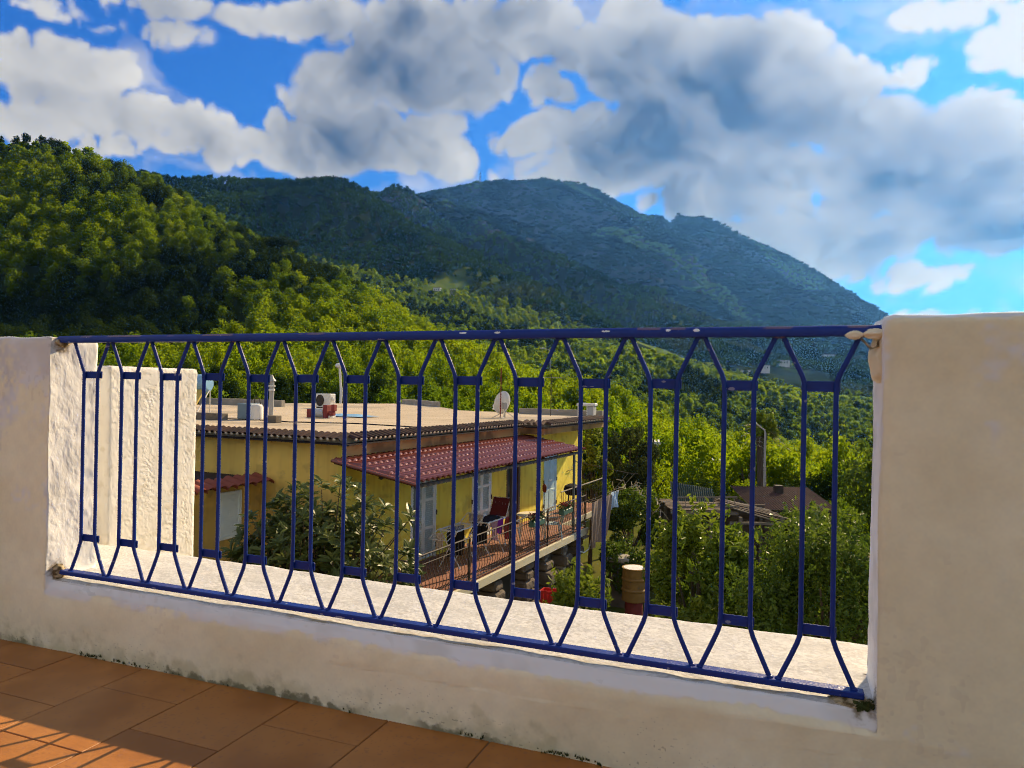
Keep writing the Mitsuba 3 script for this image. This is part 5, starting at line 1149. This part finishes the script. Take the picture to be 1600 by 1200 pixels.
shrub('laurel_shrub', 'low glossy laurel under the corner of the balcony slab', 'shrub', (-1.75, 11.6, -4.05), (.7, .6, .75), 4200, .058, 'leaf_citrus', 13, 20)
shrub('olive_tree', 'grey green bushy tree right of the far end of the yellow house', 'tree', (-4.55, 30.8, -2.4), (1.35, 1.3, 1.5), 9000, .075, 'leaf_olive', 15, 50)
shrub('medlar_tree', 'yellowish tree standing against the far corner of the yellow house', 'tree', (-5.2, 26.6, -2.7), (.75, .9, 2.2), 7000, .075, 'leaf_laurel', 16, 20)
shrub('bay_shrub', 'dark leafy shrub close before the rusty roofed shed', 'shrub', (2.9, 28.0, -4.4), (1.3, .9, 1.0), 6000, .07, 'leaf_box', 28, 26)
shrub('bay_bush', 'dark bay bush growing right under the hanging brown grey sheet', 'bush', (-2.9, 22.6, -5.1), (.9, .8, 1.0), 5000, .06, 'leaf_box', 18, 16)
shrub('bramble_thicket', 'dark bramble thicket with pale dry canes right of the hanging sheets', 'bush', (-3.3, 25.6, -4.2), (1.15, 1.1, 1.5), 8000, .065, 'leaf_box', 17, 10)
t = thing('dry_canes', 'pale dry canes tangled over the bramble thicket', 'canes', kind='stuff')
ms = []
for k in range(46):
    a = rs6.uniform(-.3, 3.4); o = np.array([-3.3, 24.9, -4.2]) + [math.cos(a) * 1.25, rs6.uniform(-.5, .5), math.sin(a) * 1.55]
    d1, d2 = rs6.normal(size=3) * .10, rs6.normal(size=3) * .14
    ms.append(tube([o, o + d1 + [0, 0, .05], o + d1 + d2], .011, 4))
rough('dry_cane', (0.50, 0.44, 0.33), 0.9)
put(t, cat(*ms), 'dry_cane')

# shrubs and small trees on the land between the garden and the woods
SH = {}
for mat, k in (('leaf_spring', 0), ('leaf_green', 1), ('leaf_olive', 2), ('leaf_dark', 3)):
    for j in range(2):
        SH[mat, j] = mikit.ply(shrub_mesh(400 + k * 7 + j, (.5, .5, .5), 2300, .030, 20, 14), None)
stem_ply = mikit.ply(stems((0, 0, 0), (.5, .5, .5), 3, -.75), None, 40)
spots = []
for _ in range(2600):
    d = rs6.uniform(27, 66); a = math.radians(rs6.uniform(-62, 12))
    x, y = 2.5 + d * math.sin(a), -2 + d * math.cos(a)
    ln = (x - HO[0]) * _ca - (y - HO[1]) * _sa; le = (x - HO[0]) * _sa + (y - HO[1]) * _ca
    if -20 < ln < 2.6 and -6 < le < 24.5: continue
    if -2.4 < x < 5.4 and 22 < y < 34.5: continue
    if -6 < x < 6.5 and y < 30.5: continue
    if any((x - s[0]) ** 2 + (y - s[1]) ** 2 < (2.3 + .02 * d) ** 2 for s in spots): continue
    spots.append((x, y))
SX = np.array(spots); SZ = ground_z(SX[:, 0], SX[:, 1])
for (x, y), z in zip(spots, SZ):
    far = math.hypot(x - 2.5, y + 2)
    w = rs6.uniform(2.4, 4.2) * (1 if x < -7 or far > 45 else .75); h = w * rs6.uniform(.75, 1.15)
    mat = rs6.choice(['leaf_spring', 'leaf_green', 'leaf_olive', 'leaf_dark'], p=[.35, .32, .15, .18])
    behind = x < -7
    t = thing('garden_shrub', 'dark leafy shrub on the bank behind the flat roof' if behind else 'leafy shrub on the rough land between the sheds and the woods', 'shrub', 'shrubs behind the flat roof' if behind else 'shrubs on the rough land beyond the sheds')
    to = T().translate([float(x), float(y), float(z) + h * .45]).rotate([0, 0, 1], float(rs6.uniform(0, 360))).scale([w, w, h])
    scene[t + '__foliage'] = {**SH[mat, rs6.randint(2)], 'bsdf': {'type': 'ref', 'id': str(mat)}, 'to_world': to}
    scene[t + '__stems'] = {**stem_ply, 'bsdf': {'type': 'ref', 'id': 'bark'}, 'to_world': to}

# tufts of grass on the garden ground
gp = rs6.uniform([-6, 15, 0], [8, 44, 0], (26000, 3))
gl = (gp[:, 0] - HO[0]) * _ca - (gp[:, 1] - HO[1]) * _sa
gp = gp[(gl > 2.2) & (meshkit.fbm(gp / 3.0, 3, 9) > .36)]
gp[:, 2] = ground_z(gp[:, 0], gp[:, 1])
gv, gf = [], []
a = rs6.uniform(0, 6.283, len(gp)); hh = rs6.uniform(.12, .48, len(gp))
q = np.stack([np.cos(a), np.sin(a), a * 0], 1) * .045
v = np.stack([gp - q, gp + q, gp + np.stack([rs6.normal(size=len(gp)) * .08, rs6.normal(size=len(gp)) * .08, hh], 1)], 1)
leafy('grass_blade', (0.07, 0.10, 0.016), (0.16, 0.16, 0.04), 0.9, 3)
thing('rough_grass', 'rough yellow green grass on the garden ground', 'grass', kind='stuff')
put('rough_grass', trimesh.Trimesh(v.reshape(-1, 3), np.arange(len(gp) * 3).reshape(-1, 3), process=False), 'grass_blade')

# drum, crates, stones
plain('ochre_drum', (0.25, 0.14, 0.035), 0.6, 0.4, .3, 5)
t = thing('oil_drum', 'ochre metal drum with a pale round lid on a dark red base', 'drum')
c = np.array([-2.08, 20.3, 0]) ; z0 = -5.45
ribs = [(0, 0), (.36, 0), (.37, .02)]
for z in (.33, .66): ribs += [(.36, z - .05), (.385, z - .02), (.385, z + .02), (.36, z + .05)]
ribs += [(.36, .95), (.38, .98), (.38, 1.0), (.34, 1.0), (.33, .985), (0, .985)]
part(t, 'body', lathe(ribs, 28, c + [0, 0, z0]), 'ochre_drum', 35)
part(t, 'lid', lathe([(0, .988), (.322, .988), (.326, 1.0), (0, 1.008)], 28, c + [0, 0, z0]), 'white_plastic', 35)
part(t, 'base', lathe([(0, -.9), (.27, -.9), (.27, -.002), (0, -.002)], 20, c + [0, 0, z0]), 'red_brown', 35)
t = thing('red_crate', 'bright red open crate on the ground under the balcony', 'crate')
rough('bright_red', (0.45, 0.02, 0.02), 0.5)
c0 = (-2.55, 13.6, -3.85)
part(t, 'side', cat(*[box(c0[0] - .22 + k * .11, c0[0] - .22 + k * .11 + .085, c0[1] - .15, c0[1] - .13, c0[2], c0[2] + .34) for k in range(4)], *[box(c0[0] - .22, c0[0] + .20, c0[1] + .13, c0[1] + .15, c0[2], c0[2] + .34), box(c0[0] - .22, c0[0] - .2, c0[1] - .13, c0[1] + .13, c0[2], c0[2] + .34), box(c0[0] + .18, c0[0] + .2, c0[1] - .13, c0[1] + .13, c0[2], c0[2] + .34)]), 'bright_red')
part(t, 'rim', cat(box(c0[0] - .23, c0[0] + .21, c0[1] - .165, c0[1] - .15, c0[2] + .30, c0[2] + .35), box(c0[0] - .23, c0[0] + .21, c0[1] - .165, c0[1] - .15, c0[2], c0[2] + .04)), 'bright_red')
t = thing('stone_wall', 'low dry stone wall that holds up the garden bed under the balcony', 'wall')
zz = GR - .3
for row in range(12):
    h = .21
    for k in range(9):
        part(t, 'stone', lump((-3.3 + k * .30 + (row % 2) * .15 + rs6.normal() * .02, 13.55 + rs6.normal() * .03, zz + h / 2), (.165, .17, h * .56), rs6.randint(99), 2, .2), 'dry_stone', 30)
    zz += h
for i, (x, y, w, h, l) in enumerate([(-3.0, 22.4, .30, 1.5, 'weathered square stone post with a flat cap left of the drum'), ]):
    t = thing('stone_post', l, 'post')
    part(t, 'shaft', rbox(x - w, x + w, y - w, y + w, GR - .2, GR + h, .03), 'dry_stone')
    part(t, 'cap', rbox(x - w - .1, x + w + .1, y - w - .1, y + w + .1, GR + h, GR + h + .16, .04), 'concrete')
t = thing('garden_steps', 'pale stone steps beside the square stone post', 'steps')
for k in range(4): part(t, 'step', rbox(-4.0, -3.3, 20.9 + k * .38, 21.28 + k * .38, GR - .2, GR + .10 + k * .14, .02), 'dry_stone')

# the tumbledown sheds
def planks(name, c0, c1):
    rough(name, lambda p, n, uv: mix(C(*c0), C(*c1), fbm(p.x * 3, p.y * 3, p.z * 12, 4)), 0.9)
planks('old_plank', (0.055, 0.042, 0.032), (0.17, 0.135, 0.10))
planks('rusty_sheet', (0.030, 0.018, 0.014), (0.085, 0.042, 0.032))
planks('green_sheet', (0.025, 0.045, 0.040), (0.05, 0.08, 0.07))
planks('grey_wood', (0.12, 0.105, 0.085), (0.26, 0.225, 0.18))
ST = T().translate([-1.45, 24.4, 0]).rotate([0, 0, 1], 22)
t = thing('plank_shed', 'tumbledown shed of dark planks with a sagging board roof in the garden', 'shed')
part(t, 'back_wall', box(-.1, 4.0, 2.4, 2.5, -6.6, -3.4), 'old_plank', to=ST)
for i, (x, y) in enumerate([(0.1, .1), (.85, .15), (1.25, .1), (2.3, .1), (3.8, .2), (.1, 2.3), (3.8, 2.3)]):
    part(t, 'post', rbox(x - .06, x + .06, y - .06, y + .06, -6.6, -3.32 if x < 2 else -3.5, .01), 'grey_wood', to=ST)
for k in range(11):
    y = .02 + k * .235
    part(t, 'roof_board', rbox(-.15, 2.15 + rs6.uniform(-.2, .2), y, y + .21, -3.30, -3.26, .006), 'old_plank', to=ST @ T().translate([0, 0, rs6.uniform(-.03, .03)]).rotate([0, 0, 1], float(rs6.uniform(-1.5, 1.5))))
for k in range(10):
    y = -.1 + k * .25
    m = rbox(0, 2.3, y, y + .19, -.02, .02, .006)
    part(t, 'sagging_board', m, 'grey_wood' if k % 3 == 0 else 'old_plank', to=ST @ T().translate([1.95, 0, -3.12 + rs6.uniform(-.05, .05)]).rotate([0, 1, 0], 14 + float(rs6.uniform(-2, 2))).rotate([0, 0, 1], float(rs6.uniform(-3, 3))))
part(t, 'beam', cat(box(-.2, 2.2, .0, .1, -3.42, -3.30), box(-.2, 2.2, 2.3, 2.4, -3.42, -3.30), box(1.9, 3.9, .0, .09, -3.75, -3.66)), 'grey_wood', to=ST)
t = thing('wooden_ladder', 'old wooden ladder lying along the roof of the plank shed', 'ladder')
LT = ST @ T().translate([-.05, -.02, -3.17]).rotate([0, 1, 0], -1.5).rotate([1, 0, 0], 62)
for y in (0, .36): part(t, 'rail', rbox(0, 2.25, y - .025, y + .025, -.02, .02, .005), 'grey_wood', to=LT)
for k in range(9): part(t, 'rung', tube([(.12 + k * .25, 0, 0), (.12 + k * .25, .36, 0)], .016, 6), 'grey_wood', to=LT)
t = thing('corrugated_sheet', 'green corrugated sheet leaning on the back of the plank shed roof', 'sheet')
cs_ = grid_mesh(np.linspace(0, 1.7, 80), np.linspace(0, 1, 5), lambda X, Y: np.stack([X, Y, .02 * np.sin(X / .085 * 6.283)], -1))
put(t, thicken(cs_, .004), 'green_sheet', 50, to=ST @ T().translate([.25, 1.9, -3.2]).rotate([0, 1, 0], 9).rotate([1, 0, 0], 38))
S2 = T().translate([1.0, 29.4, 0]).rotate([0, 0, 1], 20)
t = thing('rusty_shed', 'low shed with a rusty red brown corrugated roof behind the plank shed', 'shed')
rf = grid_mesh(np.linspace(-.2, 3.3, 122), np.linspace(0, 3.6, 5), lambda X, Y: np.stack([X, Y - .2, -3.78 + .13 * Y + .022 * np.sin(X / .115 * 6.283)], -1))
part(t, 'roof', thicken(rf, .005), 'rusty_sheet', 50, to=S2)
part(t, 'wall', cat(box(0, 3.1, 0, .1, -7, -3.84), box(0, .1, .1, 3.2, -7, -3.84), box(3.0, 3.1, .1, 3.2, -7, -3.84)), 'old_plank', to=S2)
part(t, 'chimney', rbox(1.5, 1.85, 2.3, 2.6, -3.6, -3.12, .01), 'dark_metal', to=S2)

# palm
P0 = np.array([0.86, 36.1, 0.0])
t = thing('palm_tree', 'stout palm trunk with a short tufted head of pale fronds beside the slim street lamp', 'palm')
ring = np.linspace(-7.2, -.95, 40)
part(t, 'trunk', tube([(P0[0] + .04 * math.sin(z), P0[1], z) for z in ring], [.20 + .02 * (i % 2) + .0 * z + (.12 if z > -1.6 else 0) * (1 - abs(z + 1.3) / .4) * .6 for i, z in enumerate(ring)], 12), 'bark', 30)
pm = shrub_mesh(71, (.80, .80, .62), 1500, .085, 16, 14)
pm.apply_translation(P0 + [0, 0, -.75])
part(t, 'crown', pm, 'leaf_citrus')
fr, fm = [], []
for k in range(34):
    a = k * 2.4; up = rs6.uniform(-.3, 1.2); L_ = rs6.uniform(.8, 1.25)
    d = np.array([math.cos(a) * math.cos(up), math.sin(a) * math.cos(up), math.sin(up)])
    pts = [P0 + [0, 0, -.95] + d * L_ * s + [0, 0, -.55 * L_ * s * s] for s in np.linspace(0, 1, 6)]
    fm.append(tube(pts, [.014, .012, .010, .008, .006, .003], 4))
    for s in range(1, 6):
        for sg in (-1, 1):
            o = pts[s]; side = np.cross(d, [0, 0, 1]); side /= np.linalg.norm(side) + 1e-6
            tip = o + side * sg * .26 + d * .18 - [0, 0, .08]
            fr.append(np.array([o - d * .02, o + d * .03, tip]))
fr = np.array(fr)
for k in range(34):
    q_ = fr[k * 10:(k + 1) * 10]
    part(t, 'frond', cat(fm[k], trimesh.Trimesh(q_.reshape(-1, 3), np.arange(30).reshape(-1, 3), process=False)), 'leaf_green' if k % 3 else 'dry_cane')

# ---- small far things
rough('white_render', lambda p, n, uv: mix(C(0.55, 0.54, 0.50), C(0.66, 0.64, 0.58), fbm(p.x, p.y, p.z, 2)), 0.9)
def small_house(name, label, c, w, d, h, rot, roof='white_render', windows=True):
    t = thing(name, label, 'house' if name != 'garden_hut' else 'hut')
    z = c[2] if len(c) > 2 else float(ground_z(np.array([c[0]]), np.array([c[1]]))[0]) + 1
    to = T().translate([c[0], c[1], z]).rotate([0, 0, 1], rot)
    part(t, 'wall', box(-w / 2, w / 2, -d / 2, d / 2, -3, h), 'white_render', to=to)
    part(t, 'roof', rbox(-w / 2 - .4, w / 2 + .4, -d / 2 - .4, d / 2 + .4, h, h + .35, .05), roof, to=to)
    if windows:
        for x in np.linspace(-w / 2, w / 2, 5)[1:-1]: part(t, 'window', box(x - w * .05, x + w * .05, -d / 2 - .03, -d / 2 + .05, h * .35, h * .75), 'dark_glass', to=to)
small_house('garden_hut', 'small pale roofed hut among the trees left of the palm', (-9.04, 66.0, -5.6), 2.0, 2.4, 1.5, 15)
small_house('garden_hut', 'tiny white hut below the wood just left of the palm', (-4.2, 59.5, -6.4), .8, 1.2, 1.5, 15, windows=False)

for c, l, w in (((-275.2, 533.0, 77.5), 'white house on the wooded slope below the mountain, the left one of a pair', 6), ((-262.0, 536.0, 77.0), 'white house on the wooded slope below the mountain, the right one of a pair', 5),
                ((42.5, 1146.0, 49.5), 'long white building low on the mountain foot near the right parapet', 20), ((75.0, 1120.0, 44.0), 'small white building low on the mountain foot, nearest the right parapet', 13),
                ((-29.2, 740.0, 21.0), 'pale house among the fields in the valley', 9), ((-44.0, 698.0, 15.5), 'pale house at the left edge of the valley fields', 8), ((-15.0, 899.0, 31.5), 'white house at the far edge of the valley fields', 12)):
    small_house('valley_house', l, c, w, w * .6, min(5.0, w * .5), 12, roof='concrete')
t = thing('lattice_mast', 'thin lattice radio mast on the mountain ridge', 'mast')
M0 = np.array([-910.0, 2024.0, 606.0]); Hm = 44.0
def mast_leg(z): return 2.6 * (1 - z / Hm) + .5
for k in range(4):
    a = math.pi / 4 + k * math.pi / 2
    part(t, 'leg', tube([M0 + [math.cos(a) * mast_leg(z), math.sin(a) * mast_leg(z), z] for z in np.linspace(-6, Hm, 8)], .34, 5), 'dark_metal')
for i, z in enumerate(np.linspace(4, Hm - 3, 9)):
    r0_, r1_ = mast_leg(z), mast_leg(z + 4)
    part(t, 'brace', cat(*[tube([M0 + [math.cos(math.pi / 4 + k * math.pi / 2) * r0_, math.sin(math.pi / 4 + k * math.pi / 2) * r0_, z], M0 + [math.cos(math.pi / 4 + (k + 1) * math.pi / 2) * r1_, math.sin(math.pi / 4 + (k + 1) * math.pi / 2) * r1_, z + 4]], .22, 4) for k in range(4)]), 'dark_metal')
# umbrella pine on the crest of the near hill, and the dark trees on its top
PN = np.array([-134.5, 167.0, 36.5])
t = thing('umbrella_pine', 'dark umbrella pine with a flat round crown on the crest of the near hill', 'tree')
v_, f_ = crown(501, 2600, .030, 22, h=.42, shape='flat')
part(t, 'crown', trimesh.Trimesh(v_ * np.array([10.5, 10.5, 9.0]) + PN + [0, 0, 1.6], f_, process=False), 'leaf_dark')
part(t, 'trunk', tube([PN - [0, 0, 5], PN + [.2, 0, 1], PN + [0, 0, 4.0]], [.35, .28, .18], 7), 'bark')
for k, (x, y, h, l) in enumerate([(-265.0, 175.1, 9.5, 'third'), (-260.4, 175.3, 8.5, 'fourth'), (-256.8, 177.8, 9.0, 'fifth'), (-252.6, 179.9, 9.5, 'sixth'), (-249.2, 181.4, 8.0, 'seventh'), (-245.0, 180.3, 8.4, 'eighth'), (-272.5, 174.7, 8.5, 'second'), (-278.8, 173.8, 9.0, 'leftmost')]):
    t = thing('hilltop_tree', 'dark tree atop the near hill, ' + (l + ' from the left' if l != 'leftmost' else l + ' in its row'), 'tree', 'dark trees along the hilltop')
    z = float(ground_z(np.array([x]), np.array([y]))[0])
    v_, f_ = crown(520 + k, 1100, .045, 16)
    part(t, 'crown', trimesh.Trimesh(v_ * np.array([6.2, 6.2, h]) + [x, y, z], f_, process=False), 'leaf_dark')
    part(t, 'trunk', tube([(x, y, z - 1), (x + .1, y, z + h * .3), (x, y, z + h * .7)], [.22, .16, .06], 6), 'bark')
t = thing('ridge_lamp', 'thin pale lamp post with a bent arm on the crest of the wood', 'lamp post')
L0 = np.array([-40.3, 126.0, 0.0])
part(t, 'pole', tube([L0 - [0, 0, 4], L0 + [0, 0, 7.2], L0 + [-.3, 0, 7.9], L0 + [-1.3, 0, 8.2]], [.10, .08, .07, .06], 6), 'galvanised')
part(t, 'lamp', rbox(L0[0] - 2.0, L0[0] - 1.2, L0[1] - .15, L0[1] + .15, 8.12, 8.26, .03), 'lamp_white')

# ------------------------------------------------------------------ the air of the valley
scene['valley_air'] = {'type': 'homogeneous', 'albedo': {'type': 'rgb', 'value': [0.90, 0.94, 0.98]}, 'sigma_t': {'type': 'rgb', 'value': [0.11e-4, 0.38e-4, 1.05e-4]},
                       'phase': {'type': 'hg', 'g': 0.5}}
scene['haze'] = {'type': 'cube', 'to_world': T().translate([0, 0, 320]).scale([4400, 4400, 400]), 'bsdf': {'type': 'null'}, 'interior': {'type': 'ref', 'id': 'valley_air'}}
labels['haze'] = {'label': 'blue haze filling the valley air', 'category': 'haze', 'kind': 'stuff'}
scene['camera']['medium'] = {'type': 'ref', 'id': 'valley_air'}
